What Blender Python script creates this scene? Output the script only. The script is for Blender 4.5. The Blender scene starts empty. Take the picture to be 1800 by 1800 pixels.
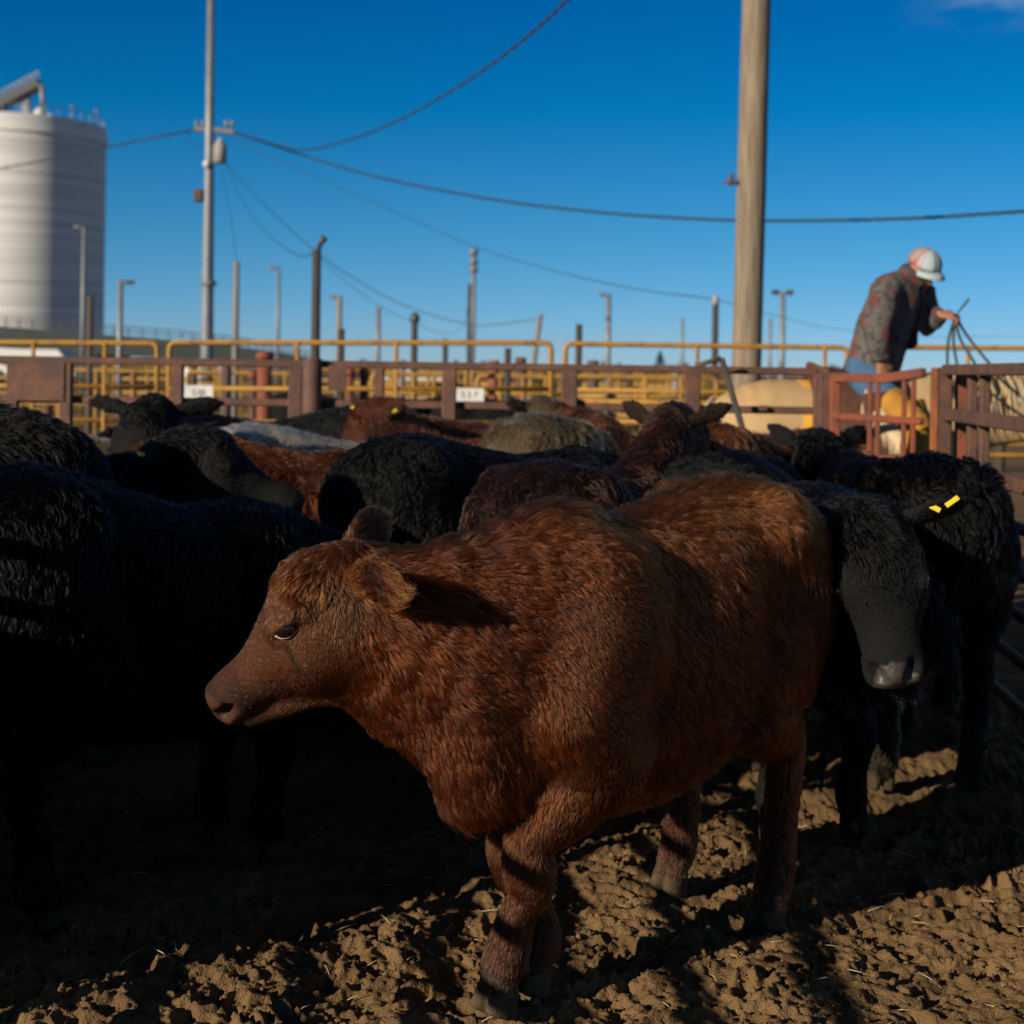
import bpy, math, random
import numpy as np
import openvdb
from mathutils import Matrix, Vector

rng = np.random.default_rng(7)
random.seed(7)
sc = bpy.context.scene
C = sc.collection

# ------------------------------------------------------------------ camera
FPX, CX, HY, ROLL, CAMZ = 2625.0, 900.0, 650.0, 0.015, 1.4
cam = bpy.data.objects.new('camera', bpy.data.cameras.new('camera'))
C.objects.link(cam)
sc.camera = cam
cam.data.sensor_fit = 'HORIZONTAL'
cam.data.sensor_width = 24.0
cam.data.lens = 35.0
cam.data.shift_y = -250.0 / 1800.0
cam.data.clip_end = 3000.0
cam.data.dof.use_dof = True
cam.data.dof.focus_distance = 3.2
cam.data.dof.aperture_fstop = 2.6
cam.data.dof.aperture_blades = 9
cam.matrix_world = Matrix.Translation((0, 0, CAMZ)) @ (Matrix.Rotation(math.radians(90), 4, 'X') @ Matrix.Rotation(ROLL, 4, 'Z'))

# ------------------------------------------------------------------ sky and sun
SUN_EL, SUN_AZ = math.radians(19), math.radians(48)
sun_dir = Vector((-math.sin(SUN_AZ) * math.cos(SUN_EL), -math.cos(SUN_AZ) * math.cos(SUN_EL), math.sin(SUN_EL)))
world = bpy.data.worlds.new('World')
sc.world = world
world.use_nodes = True
wt = world.node_tree
bg = wt.nodes['Background']
sky = wt.nodes.new('ShaderNodeTexSky')
sky.sky_type = 'NISHITA'
sky.sun_disc = False
sky.sun_elevation = SUN_EL
sky.sun_rotation = math.radians(228)
sky.air_density, sky.dust_density, sky.ozone_density, sky.altitude = 1.0, 0.0, 10.0, 2000
geo = wt.nodes.new('ShaderNodeTexCoord')
sep = wt.nodes.new('ShaderNodeSeparateXYZ')
wt.links.new(geo.outputs['Generated'], sep.inputs[0])
ramp = wt.nodes.new('ShaderNodeValToRGB')           # deep polarised winter blue: red falls away with height
cr = ramp.color_ramp
cr.elements[0].position = 0.0
cr.elements[0].color = (1.40, 1.27, 1.20, 1)
cr.elements[1].position = 0.24
cr.elements[1].color = (0.0, 0.90, 1.01, 1)
cr.elements.new(.36).color = (0.0, .52, .62, 1)
cr.elements.new(.62).color = (0.0, .20, .28, 1)
for p_, c_ in ((0.025, (1.25, 1.25, 1.20, 1)), (0.0876, (.70, 1.19, 1.06, 1)), (0.17, (.03, 1.06, 1.03, 1))):
    e_ = cr.elements.new(p_)
    e_.color = c_
wt.links.new(sep.outputs['Z'], ramp.inputs[0])
mul = wt.nodes.new('ShaderNodeMix')
mul.data_type = 'RGBA'
mul.blend_type = 'MULTIPLY'
mul.inputs[0].default_value = 1.0
wt.links.new(sky.outputs[0], mul.inputs[6])
wt.links.new(ramp.outputs[0], mul.inputs[7])
# thin streaks of high cloud
mp = wt.nodes.new('ShaderNodeMapping')
mp.inputs['Scale'].default_value = (10, 3, 42)
mp.inputs['Rotation'].default_value = (0, math.radians(8), 0)
wt.links.new(geo.outputs['Generated'], mp.inputs[0])
cn = wt.nodes.new('ShaderNodeTexNoise')
cn.inputs['Scale'].default_value = 1.0
cn.inputs['Detail'].default_value = 7
cn.inputs['Roughness'].default_value = .62
wt.links.new(mp.outputs[0], cn.inputs[0])
cr2 = wt.nodes.new('ShaderNodeMapRange')
cr2.inputs[1].default_value, cr2.inputs[2].default_value = .42, .62
cr2.inputs[3].default_value, cr2.inputs[4].default_value = 0, .75
wt.links.new(cn.outputs[0], cr2.inputs[0])


def window(sock, a, b):
    n = wt.nodes.new('ShaderNodeMapRange')
    n.interpolation_type = 'SMOOTHSTEP'
    n.inputs[1].default_value, n.inputs[2].default_value = a, b
    wt.links.new(sock, n.inputs[0])
    return n.outputs[0]


def wmath(op, a, b):
    n = wt.nodes.new('ShaderNodeMath')
    n.operation = op
    wt.links.new(a, n.inputs[0])
    wt.links.new(b, n.inputs[1])
    return n.outputs[0]


hi = window(sep.outputs['Z'], .212, .236)
side = window(sep.outputs['X'], .235, .31)
cm = wmath('MULTIPLY', wmath('MULTIPLY', hi, side), cr2.outputs[0])
mixc = wt.nodes.new('ShaderNodeMix')
mixc.data_type = 'RGBA'
wt.links.new(cm, mixc.inputs[0])
wt.links.new(mul.outputs[2], mixc.inputs[6])
mixc.inputs[7].default_value = (3.4, 5.0, 6.4, 1)
wt.links.new(mixc.outputs[2], bg.inputs[0])
bg.inputs[1].default_value = 0.0625

sun = bpy.data.objects.new('sun', bpy.data.lights.new('sun', 'SUN'))
C.objects.link(sun)
sun.data.energy = 5.0
sun.data.angle = math.radians(0.5)
sun.data.color = (1.0, .875, .69)
sun.rotation_euler = sun_dir.to_track_quat('Z', 'Y').to_euler()

sc.view_settings.view_transform = 'Standard'
sc.view_settings.look = 'None'
sc.view_settings.exposure = 0.3
sc.view_settings.gamma = 1.0
cy = sc.cycles
cy.max_bounces, cy.diffuse_bounces, cy.glossy_bounces = 6, 3, 3
cy.transmission_bounces, cy.transparent_max_bounces = 5, 6
cy.use_denoising = True
cy.caustics_reflective = cy.caustics_refractive = False
cy.sample_clamp_indirect = 4.0


# ------------------------------------------------------------------ helpers
def P(px, py, Y):
    """world point at depth Y that the 1800 px photograph shows at (px, py)"""
    a, b = px - CX, py - HY
    dx, dy = a + ROLL * b, b - ROLL * a
    return np.array([dx / FPX * Y, Y, CAMZ - dy / FPX * Y])


def tag(o, label=None, cat=None, group=None, kind=None):
    if label:
        o['label'] = label
    if cat:
        o['category'] = cat
    if group:
        o['group'] = group
    if kind:
        o['kind'] = kind
    return o


def empty(name, loc, rz=0.0):
    o = bpy.data.objects.new(name, None)
    o.location = loc
    o.rotation_euler = (0, 0, rz)
    o.empty_display_size = .1
    C.objects.link(o)
    return o


def mesh_obj(name, v, f, m, parent=None, smooth=True, loc=(0, 0, 0)):
    me = bpy.data.meshes.new(name)
    v = np.asarray(v, dtype=np.float32)
    if isinstance(f, np.ndarray) and f.ndim == 2:
        n, k = f.shape
        me.vertices.add(len(v))
        me.vertices.foreach_set('co', v.ravel())
        me.loops.add(n * k)
        me.loops.foreach_set('vertex_index', f.astype(np.int32).ravel())
        me.polygons.add(n)
        me.polygons.foreach_set('loop_start', np.arange(0, n * k, k, dtype=np.int32))
        me.update(calc_edges=True)
    else:
        me.from_pydata([tuple(x) for x in v], [], [tuple(int(i) for i in x) for x in f])
    me.polygons.foreach_set('use_smooth', np.full(len(me.polygons), smooth))
    if m:
        me.materials.append(m)
    o = bpy.data.objects.new(name, me)
    o.location = loc
    C.objects.link(o)
    if parent:
        o.parent = parent
    return o


def copy_tree(o, parent=None):
    c = o.copy()
    C.objects.link(c)
    c.parent = parent
    for ch in o.children:
        copy_tree(ch, c)
    return c


class MB:
    """collects boxes, tubes and plates for one mesh"""

    def __init__(self):
        self.v, self.f = [], []

    def add(self, v, f):
        n = len(self.v)
        self.v += [tuple(map(float, x)) for x in v]
        self.f += [tuple(i + n for i in q) for q in f]
        return self

    def box(self, c, s, rot=None, bev=0.0):
        s = np.asarray(s) / 2.0
        b = min(bev, min(s) * .6)
        pts = []
        if b <= 0:
            pts = [(x, y, z) for x in (-1, 1) for y in (-1, 1) for z in (-1, 1)]
            pts = np.array(pts) * s
            f = [(0, 1, 3, 2), (4, 6, 7, 5), (0, 4, 5, 1), (2, 3, 7, 6), (0, 2, 6, 4), (1, 5, 7, 3)]
        else:
            f = []
            lay = []
            for z, sh in ((-1, 1), (-1, 0), (1, 0), (1, 1)):
                ring = []
                zz = z * (s[2] if sh else s[2] - b)
                q = b if sh else 0
                X, Y = s[0] - q, s[1] - q
                for x, y in ((X - b, Y), (X, Y - b), (X, -Y + b), (X - b, -Y), (-X + b, -Y), (-X, -Y + b), (-X, Y - b), (-X + b, Y)):
                    ring.append(len(pts))
                    pts.append((x, y, zz))
                lay.append(ring)
            for a, bb in zip(lay[:-1], lay[1:]):
                for i in range(8):
                    j = (i + 1) % 8
                    f.append((a[i], bb[i], bb[j], a[j]))
            f.append(tuple(lay[0]))
            f.append(tuple(reversed(lay[-1])))
            pts = np.array(pts)
        if rot is not None:
            pts = pts @ np.asarray(rot).T
        return self.add(pts + np.asarray(c), f)

    def beam(self, p, q, w, h, bev=.004, up=(0, 0, 1)):
        p, q = np.asarray(p, float), np.asarray(q, float)
        t = q - p
        L = np.linalg.norm(t)
        t = t / L
        u = np.asarray(up, float)
        if abs(t @ u) > .95:
            u = np.array([0, 1., 0])
        s = np.cross(u, t)
        s /= np.linalg.norm(s)
        u = np.cross(t, s)
        return self.box((p + q) / 2, (L, w, h), np.stack([t, s, u], 1), bev)

    def tube(self, pts, r, n=12, caps=True):
        pts = np.asarray(pts, float)
        m = len(pts)
        r = np.broadcast_to(np.asarray(r, float), (m,))
        T = np.gradient(pts, axis=0)
        T /= np.linalg.norm(T, axis=1)[:, None]
        u = np.array([0, 0, 1.]) if abs(T[0][2]) < .9 else np.array([0, 1., 0])
        v = []
        for i in range(m):
            s = np.cross(u, T[i])
            s /= np.linalg.norm(s)
            u = np.cross(T[i], s)
            for k in range(n):
                a = 2 * math.pi * k / n
                v.append(pts[i] + r[i] * (math.cos(a) * s + math.sin(a) * u))
        f = [(i * n + k, i * n + (k + 1) % n, (i + 1) * n + (k + 1) % n, (i + 1) * n + k) for i in range(m - 1) for k in range(n)]
        if caps:
            f.append(tuple(range(n - 1, -1, -1)))
            f.append(tuple((m - 1) * n + k for k in range(n)))
        return self.add(v, f)

    def ball(self, c, r, nu=14, nv=10):
        r = np.broadcast_to(np.asarray(r, float), (3,))
        v = [(0, 0, -1)]
        for j in range(1, nv):
            t = -math.pi / 2 + math.pi * j / nv
            v += [(math.cos(t) * math.cos(2 * math.pi * i / nu), math.cos(t) * math.sin(2 * math.pi * i / nu), math.sin(t)) for i in range(nu)]
        v.append((0, 0, 1))
        f = [(0, 1 + (i + 1) % nu, 1 + i) for i in range(nu)]
        for j in range(nv - 2):
            a = 1 + j * nu
            f += [(a + i, a + (i + 1) % nu, a + nu + (i + 1) % nu, a + nu + i) for i in range(nu)]
        a = 1 + (nv - 2) * nu
        f += [(a + i, a + (i + 1) % nu, len(v) - 1) for i in range(nu)]
        return self.add(np.array(v) * r + np.asarray(c), f)

    def build(self, name, m, parent=None, smooth=False):
        return mesh_obj(name, self.v, self.f, m, parent, smooth)


def mat(name, col, rough=.8, col2=None, scale=8.0, thr=(.4, .65), bump=0.0, bscale=40.0, metal=0.0, spec=.5, stretch=(1, 1, 1), detail=6):
    m = bpy.data.materials.new(name)
    m.use_nodes = True
    t = m.node_tree
    b = t.nodes['Principled BSDF']
    b.inputs['Base Color'].default_value = (*col, 1)
    b.inputs['Roughness'].default_value = rough
    b.inputs['Metallic'].default_value = metal
    b.inputs['Specular IOR Level'].default_value = spec
    tc = t.nodes.new('ShaderNodeTexCoord')
    mpn = t.nodes.new('ShaderNodeMapping')
    mpn.inputs['Scale'].default_value = stretch
    t.links.new(tc.outputs['Object'], mpn.inputs[0])
    if col2:
        n = t.nodes.new('ShaderNodeTexNoise')
        n.inputs['Scale'].default_value = scale
        n.inputs['Detail'].default_value = detail
        n.inputs['Roughness'].default_value = .6
        t.links.new(mpn.outputs[0], n.inputs[0])
        mr = t.nodes.new('ShaderNodeMapRange')
        mr.inputs[1].default_value, mr.inputs[2].default_value = thr
        t.links.new(n.outputs[0], mr.inputs[0])
        mx = t.nodes.new('ShaderNodeMix')
        mx.data_type = 'RGBA'
        mx.inputs[6].default_value = (*col, 1)
        mx.inputs[7].default_value = (*col2, 1)
        t.links.new(mr.outputs[0], mx.inputs[0])
        t.links.new(mx.outputs[2], b.inputs['Base Color'])
    if bump > 0:
        n2 = t.nodes.new('ShaderNodeTexNoise')
        n2.inputs['Scale'].default_value = bscale
        n2.inputs['Detail'].default_value = 8
        t.links.new(mpn.outputs[0], n2.inputs[0])
        bp = t.nodes.new('ShaderNodeBump')
        bp.inputs['Strength'].default_value = bump
        bp.inputs['Distance'].default_value = .02
        t.links.new(n2.outputs[0], bp.inputs['Height'])
        t.links.new(bp.outputs[0], b.inputs['Normal'])
    return m


M = {}
M['rust'] = mat('rusty_brown_steel', (.075, .038, .028), .75, (.15, .062, .034), 9, (.42, .7), .25, 60)
M['rust_red'] = mat('rust_red_steel', (.22, .055, .024), .75, (.10, .04, .028), 7, (.42, .68), .25, 60)
M['rust_orange'] = mat('orange_rust_steel', (.33, .095, .022), .8, (.13, .055, .03), 10, (.46, .66), .3, 50, stretch=(1, 1, .35))  # rust coloured orange as on a sunlit face
M['yellow'] = mat('yellow_painted_pipe', (.36, .175, .018), .6, (.15, .07, .025), 9, (.50, .70), .1, 50)
M['yellow_far'] = mat('faded_yellow_pipe', (.33, .18, .03), .65, (.17, .09, .03), 4, (.45, .7))
M['wood_pole'] = mat('weathered_pole_wood', (.27, .21, .145), .9, (.13, .10, .07), 5, (.38, .68), .5, 26, stretch=(6, 6, .35))
M['post_dark'] = mat('dark_creosote_wood', (.035, .030, .026), .85, (.06, .05, .04), 6, (.4, .7), .3, 30, stretch=(4, 4, .5))
M['post_brown'] = mat('brown_wood_post', (.10, .072, .055), .9, (.055, .04, .03), 6, (.4, .7), .3, 30, stretch=(4, 4, .5))
M['grey_steel'] = mat('galvanised_steel', (.21, .22, .24), .5, (.15, .16, .175), 5, (.4, .7), 0, 20, metal=.2)
M['grey_wood'] = mat('grey_pole_wood', (.24, .215, .19), .9, (.14, .125, .11), 5, (.4, .7), .3, 26, stretch=(5, 5, .4))
M['lamp_white'] = mat('white_lamp_housing', (.6, .6, .58), .4)
M['lamp_dark'] = mat('dark_lamp_housing', (.05, .055, .06), .5)
M['white'] = mat('white_paint', (.62, .62, .60), .6, (.45, .43, .40), 6, (.48, .7))
M['cable'] = mat('black_cable', (.018, .026, .034), .6)
M['ink'] = mat('faded_dark_marking', (.16, .16, .17), .8)
M['green_girder'] = mat('dark_green_girder', (.013, .024, .022), .7, (.02, .03, .027), 1, (.4, .7))
M['concrete'] = mat('bridge_concrete', (.32, .31, .29), .9, (.24, .23, .22), .5, (.4, .7))
M['leather'] = mat('brown_saddle_leather', (.085, .033, .015), .7, (.06, .025, .012), 14, (.4, .7), .2, 60)
M['strap'] = mat('dark_strap_leather', (.022, .022, .02), .55)
M['tag_yellow'] = mat('yellow_ear_tag_plastic', (.62, .47, .02), .45)
M['eye'] = mat('dark_wet_eye', (.006, .004, .003), .03, spec=.9)
M['eyelid'] = mat('pale_pink_eyelid', (.50, .30, .25), .3)
M['hoof'] = mat('muddy_hoof_horn', (.12, .10, .065), .7, (.05, .04, .03), 20, (.4, .65), .4, 60)


# ------------------------------------------------------------------ numeric noise
def hash2(ix, iy, seed):
    h = (ix.astype(np.int64) * 374761393 + iy.astype(np.int64) * 668265263 + seed * 974711) & 0x7fffffff
    h = ((h ^ (h >> 13)) * 1274126177) & 0x7fffffff
    h = h ^ (h >> 16)
    return (h & 0xffff) / 65535.0


def vnoise(x, y, seed):
    ix, iy = np.floor(x), np.floor(y)
    fx, fy = x - ix, y - iy
    fx, fy = fx * fx * (3 - 2 * fx), fy * fy * (3 - 2 * fy)
    a, b = hash2(ix, iy, seed), hash2(ix + 1, iy, seed)
    c, d = hash2(ix, iy + 1, seed), hash2(ix + 1, iy + 1, seed)
    return (a * (1 - fx) + b * fx) * (1 - fy) + (c * (1 - fx) + d * fx) * fy


def fbm(x, y, seed, o=4):
    s, a, t = 0, 1.0, 0
    for k in range(o):
        s = s + a * vnoise(x * 2 ** k + 17.3 * k, y * 2 ** k - 9.1 * k, seed + k)
        t += a
        a *= .5
    return s / t


def clods(x, y, seed):
    """rounded lumps with dark gaps between them"""
    ix, iy = np.floor(x), np.floor(y)
    best = np.full(x.shape, 9.0)
    hgt = np.zeros(x.shape)
    for i in (-1, 0, 1):
        for j in (-1, 0, 1):
            cx, cy_ = ix + i, iy + j
            px = cx + hash2(cx, cy_, seed)
            py = cy_ + hash2(cx, cy_, seed + 5)
            r = .35 + .55 * hash2(cx, cy_, seed + 9)
            d = np.sqrt((x - px) ** 2 + (y - py) ** 2) / r
            better = d < best
            best = np.where(better, d, best)
            hgt = np.where(better, r, hgt)
    return hgt * np.sqrt(np.clip(1 - best ** 2, 0, 1))


def wob(p, freq, seed, n=5):
    """smooth pseudo-random scalar field in 3D, about -1..1"""
    r = np.random.default_rng(seed)
    s = 0
    for k in range(n):
        d = r.normal(size=3)
        d *= freq * (0.6 + r.random()) / np.linalg.norm(d)
        s = s + np.sin(p @ d + r.random() * 6.28)
    return s / math.sqrt(n / 2.0) * .6


# ------------------------------------------------------------------ ground: one sheet out to the horizon
def axis(lo, hi, d0, a, b, grow=1.18, far=2500.0):
    fine = list(np.arange(lo, hi, d0))
    mid_lo, x, d = [], lo, d0
    while x > a:
        d = min(d * 1.15, .025)
        x -= d
        mid_lo.append(x)
    while x > -far:
        d *= grow
        x -= d
        mid_lo.append(x)
    mid_hi, x, d = [], fine[-1], d0
    while x < b:
        d = min(d * 1.15, .03)
        x += d
        mid_hi.append(x)
    while x < far:
        d *= grow
        x += d
        mid_hi.append(x)
    return np.array(mid_lo[::-1] + fine + mid_hi)


def ground_h(X, Y):
    near = np.clip(1 - (np.hypot(X, Y - 4.5) - 3) / 6, 0, 1)
    wx = X + .03 * (fbm(X * 9, Y * 9, 3, 3) - .5)
    wy = Y + .03 * (fbm(X * 9 + 31, Y * 9, 4, 3) - .5)
    tr = np.clip((fbm(X * 2.2, Y * 2.2, 91, 3) - .36 - .10 * np.clip((X - .2) / .9, 0, 1)) * 3.6, 0.12, 1)       # trodden smooth against crumbly
    h = .05 * (fbm(X * 2.0, Y * 2.0, 11, 3) - .5)
    c = .014 * clods(wx / .10, wy / .10, 21) + .014 * clods(wx / .042, wy / .042, 22) + .016 * clods(wx / .021, wy / .021, 23) + .010 * clods(wx / .012, wy / .012, 24)
    c = c - .8 * np.log1p(np.exp((c - .024) / .004)) * .004          # hoof-flattened tops
    h = h + (.25 + .75 * tr) * c * 1.25
    pits = clods(wx / .20, wy / .16, 61)
    h = h - .045 * np.clip(pits - .42, 0, 1)
    pits = clods(wx / .06, wy / .05, 63)
    h = h - .042 * np.clip(pits - .36, 0, 1)
    pits = clods(wx / .034, wy / .030, 66)
    h = h - .026 * np.clip(pits - .40, 0, 1)
    g_ = np.random.default_rng(77)
    for k in range(95):
        hx, hy, ha = g_.uniform(-1.6, 2.0), g_.uniform(3.0, 4.9), g_.normal() * .9 + 1.2
        m = (np.abs(X - hx) < .10) & (np.abs(Y - hy) < .10)
        if not m.any():
            continue
        px, py = X[m] - hx, Y[m] - hy
        a, b = px * math.cos(ha) + py * math.sin(ha), -px * math.sin(ha) + py * math.cos(ha)
        dd = np.minimum(np.hypot(a / .052, (b - .021) / .020), np.hypot(a / .052, (b + .021) / .020))
        h[m] += -.030 * np.clip(1.15 - dd, 0, 1) ** .6 + .010 * np.exp(-((dd - 1.45) / .25) ** 2)
    h = h + .006 * (fbm(X * 70, Y * 70, 41, 2) - .5)
    return (h - .022) * near


def build_ground():
    xs = axis(-1.75, 2.15, .0044, -5, 5)
    ys = axis(2.95, 4.7, .0048, 1.5, 9)
    X, Y = np.meshgrid(xs, ys)
    Z = ground_h(X, Y)
    v = np.stack([X, Y, Z], -1).reshape(-1, 3)
    nx, ny = len(xs), len(ys)
    i = np.arange(nx * ny).reshape(ny, nx)
    f = np.stack([i[:-1, :-1], i[:-1, 1:], i[1:, 1:], i[1:, :-1]], -1).reshape(-1, 4)
    m = mat('dry_pen_dirt', (.185, .112, .049), .95, (.092, .054, .023), 3.2, (.40, .68), .6, 190, spec=.2)
    return tag(mesh_obj('ground', v, f, m), 'trampled brown dirt of the cattle pen', kind='structure')


build_ground()


def build_clods():
    ico_v = MB().ball((0, 0, 0), 1, 6, 4)
    bv, bf = np.array(ico_v.v), ico_v.f
    N = 2600
    x = rng.uniform(-1.6, 2.0, N)
    y = rng.uniform(3.0, 4.9, N)
    r = .004 + .010 * rng.random(N) ** 3
    z = ground_h(x, y)
    mb = MB()
    for k in range(N):
        s = r[k] * (0.7 + .6 * rng.random(3)) * np.array([1, 1, .7])
        v = bv * (1 + .25 * rng.standard_normal((len(bv), 1)))
        a = rng.random() * 6.28
        R = np.array([[math.cos(a), -math.sin(a), 0], [math.sin(a), math.cos(a), 0], [0, 0, 1]])
        mb.add((v * s) @ R.T + (x[k], y[k], z[k] + r[k] * .3), bf)
    o = mb.build('mud_clods', bpy.data.materials['dry_pen_dirt'], None, True)
    tag(o, 'small loose crumbs of dry dirt lying on the pen floor', 'dirt clods', kind='stuff')


build_clods()


# ------------------------------------------------------------------ bodies: lofts blended into one continuous surface
def nrm(v):
    v = np.asarray(v, float)
    return v / (np.linalg.norm(v, axis=-1, keepdims=True) + 1e-12)


def catmull(A, n):
    A = np.asarray(A, float)
    B = np.vstack([2 * A[0] - A[1], A, 2 * A[-1] - A[-2]])
    out = []
    for i in range(1, len(B) - 2):
        for t in np.arange(n) / n:
            p0, p1, p2, p3 = B[i - 1], B[i], B[i + 1], B[i + 2]
            out.append(.5 * (2 * p1 + (p2 - p0) * t + (2 * p0 - 5 * p1 + 4 * p2 - p3) * t * t + (3 * p1 - p0 - 3 * p2 + p3) * t ** 3))
    out.append(B[-2])
    return np.array(out)


class Loft:
    """elliptical sections along a curve; rows are x, y, z, side radius, up radius, down radius"""

    def __init__(self, rows, up=(0, 0, 1), k=.04, sub=3, flow=None, hair=.03, cut=False, end=.8, region='body'):
        A = np.array([list(r) + [r[-1]] * (6 - len(r)) for r in rows], float)
        if len(A) > 2 and sub > 1:
            A = catmull(A, sub)
            A[:, 3:] = np.maximum(A[:, 3:], .003)
        self.A, self.k, self.cut, self.end = A, k, cut, end
        self.flow, self.hair, self.region = flow, hair, region
        c = A[:, :3]
        T = nrm(np.gradient(c, axis=0))
        u = np.broadcast_to(nrm(np.asarray(up, float)), T.shape)
        par = np.abs((u * T).sum(1)) > .93
        if par.any():
            u = np.where(par.all(), np.broadcast_to(np.array([.96, .28, 0.]), T.shape), u + par[:, None] * np.array([.6, .2, 0]))
        u = nrm(u - (u * T).sum(1, keepdims=True) * T)
        self.u, self.s = u, np.cross(T, u)
        R = A[:, 3:].max() + max(k, .02) + .02
        self.lo, self.hi = c.min(0) - R, c.max(0) + R

    def dist(self, p):
        p = p.astype(np.float32)
        A, best = self.A.astype(np.float32), None
        su, uu = self.s.astype(np.float32), self.u.astype(np.float32)
        for i in range(len(A) - 1):
            a, b = A[i, :3], A[i + 1, :3]
            ab = b - a
            L2 = float(ab @ ab)
            t = ((p - a) @ ab) / L2
            t = np.clip(t, 0, 1)
            T = ab / math.sqrt(L2)
            v = p - a - t[:, None] * ab
            w = 1 - t
            x = (v @ su[i]) * w + (v @ su[i + 1]) * t
            y = (v @ uu[i]) * w + (v @ uu[i + 1]) * t
            z = v @ T
            r = [A[i, 3 + q] * w + A[i + 1, 3 + q] * t for q in range(3)]
            rx, ry = r[0], np.where(y > 0, r[1], r[2])
            rz = self.end * np.minimum(rx, ry)
            x, y, z = x / rx, y / ry, z / rz
            k0 = np.sqrt(x * x + y * y + z * z) + 1e-6
            k1 = np.sqrt((x / rx) ** 2 + (y / ry) ** 2 + (z / rz) ** 2) + 1e-6
            d = np.where(k0 < .25, (k0 - 1) * np.minimum(rx, ry), k0 * (k0 - 1) / k1)
            best = d if best is None else np.minimum(best, d)
        return best


def smin(a, b, k):
    h = np.maximum(k - np.abs(a - b), 0) / k
    return np.minimum(a, b) - h * h * k * .25


def field(lofts, p, d0=None):
    d = np.full(len(p), 1.0, np.float64) if d0 is None else d0
    for l in lofts:
        m = np.all((p > l.lo) & (p < l.hi), axis=1)
        if not m.any():
            continue
        e = l.dist(p[m])
        d[m] = -smin(-d[m], e, l.k) if l.cut else smin(d[m], e, l.k)
    return d


def skin_mesh(lofts, vox, bump=None):
    lo = np.min([l.lo for l in lofts if not l.cut], axis=0) - 2 * vox
    hi = np.max([l.hi for l in lofts if not l.cut], axis=0) + 2 * vox
    n = np.ceil((hi - lo) / vox).astype(int) + 1
    # coarse pass finds the band near the surface, the fine pass only fills that band
    st = 4
    nc = n // st + 2
    g0 = np.full(nc, 1.0, np.float32)
    for l in lofts:
        a = np.clip(np.floor((l.lo - lo) / (vox * st)).astype(int), 0, nc - 1)
        b = np.clip(np.ceil((l.hi - lo) / (vox * st)).astype(int) + 1, 1, nc)
        if np.any(b <= a):
            continue
        ax = [(lo[i] + vox * st * np.arange(a[i], b[i])).astype(np.float32) for i in range(3)]
        p = np.stack(np.meshgrid(*ax, indexing='ij'), -1).reshape(-1, 3)
        e = l.dist(p).reshape(b - a).astype(np.float32)
        sl = tuple(slice(a[i], b[i]) for i in range(3))
        g0[sl] = -smin(-g0[sl], e, l.k) if l.cut else smin(g0[sl], e, l.k)
    ix = [np.minimum((np.arange(n[i]) + st // 2) // st, nc[i] - 1) for i in range(3)]
    near = g0[np.ix_(*ix)]
    g = np.where(near > 0, 3 * vox, -3 * vox).astype(np.float32)
    I = np.argwhere(np.abs(near) < vox * st * 1.9)
    p = (lo + vox * I).astype(np.float32)
    d = np.full(len(p), 1.0, np.float32)
    for l in lofts:
        m = np.flatnonzero(np.all((p > l.lo) & (p < l.hi), axis=1))
        if len(m):
            e = l.dist(p[m]).astype(np.float32)
            d[m] = -smin(-d[m], e, l.k) if l.cut else smin(d[m], e, l.k)
    g[I[:, 0], I[:, 1], I[:, 2]] = d
    g = np.clip(g, -3 * vox, 3 * vox)
    grid = openvdb.FloatGrid(3 * vox)
    grid.copyFromArray(g)
    pts, quads = grid.convertToQuads(0.0)
    v = pts.astype(np.float64) * vox + lo
    # largest shell only, wound outwards
    f = quads.astype(np.int64)[:, ::-1]
    a, b, c_, d = (v[f[:, i]] for i in range(4))
    vol = np.einsum('ij,ij->i', a, np.cross(b, c_)).sum() + np.einsum('ij,ij->i', a, np.cross(c_, d)).sum()
    if vol < 0:
        f = f[:, ::-1]
    return v, f


def vert_normals(v, f):
    a, b, c, d = (v[f[:, i]] for i in range(4))
    fn = np.cross(c - a, d - b)
    n = np.zeros_like(v)
    for i in range(4):
        np.add.at(n, f[:, i], fn)
    return nrm(n)


# ------------------------------------------------------------------ fur
def fur_material(name, rough=.36, radial=.55, coat=0.0, ior=1.36):
    m = bpy.data.materials.new(name)
    m.use_nodes = True
    t = m.node_tree
    t.nodes.remove(t.nodes['Principled BSDF'])
    h = t.nodes.new('ShaderNodeBsdfHairPrincipled')
    h.parametrization = 'COLOR'
    h.inputs['Roughness'].default_value = rough
    h.inputs['Radial Roughness'].default_value = radial
    h.inputs['Coat'].default_value = coat
    h.inputs['IOR'].default_value = ior
    at = t.nodes.new('ShaderNodeAttribute')
    at.attribute_name = 'tint'
    t.links.new(at.outputs['Color'], h.inputs['Color'])
    t.links.new(h.outputs[0], t.nodes['Material Output'].inputs[0])
    return m


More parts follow.
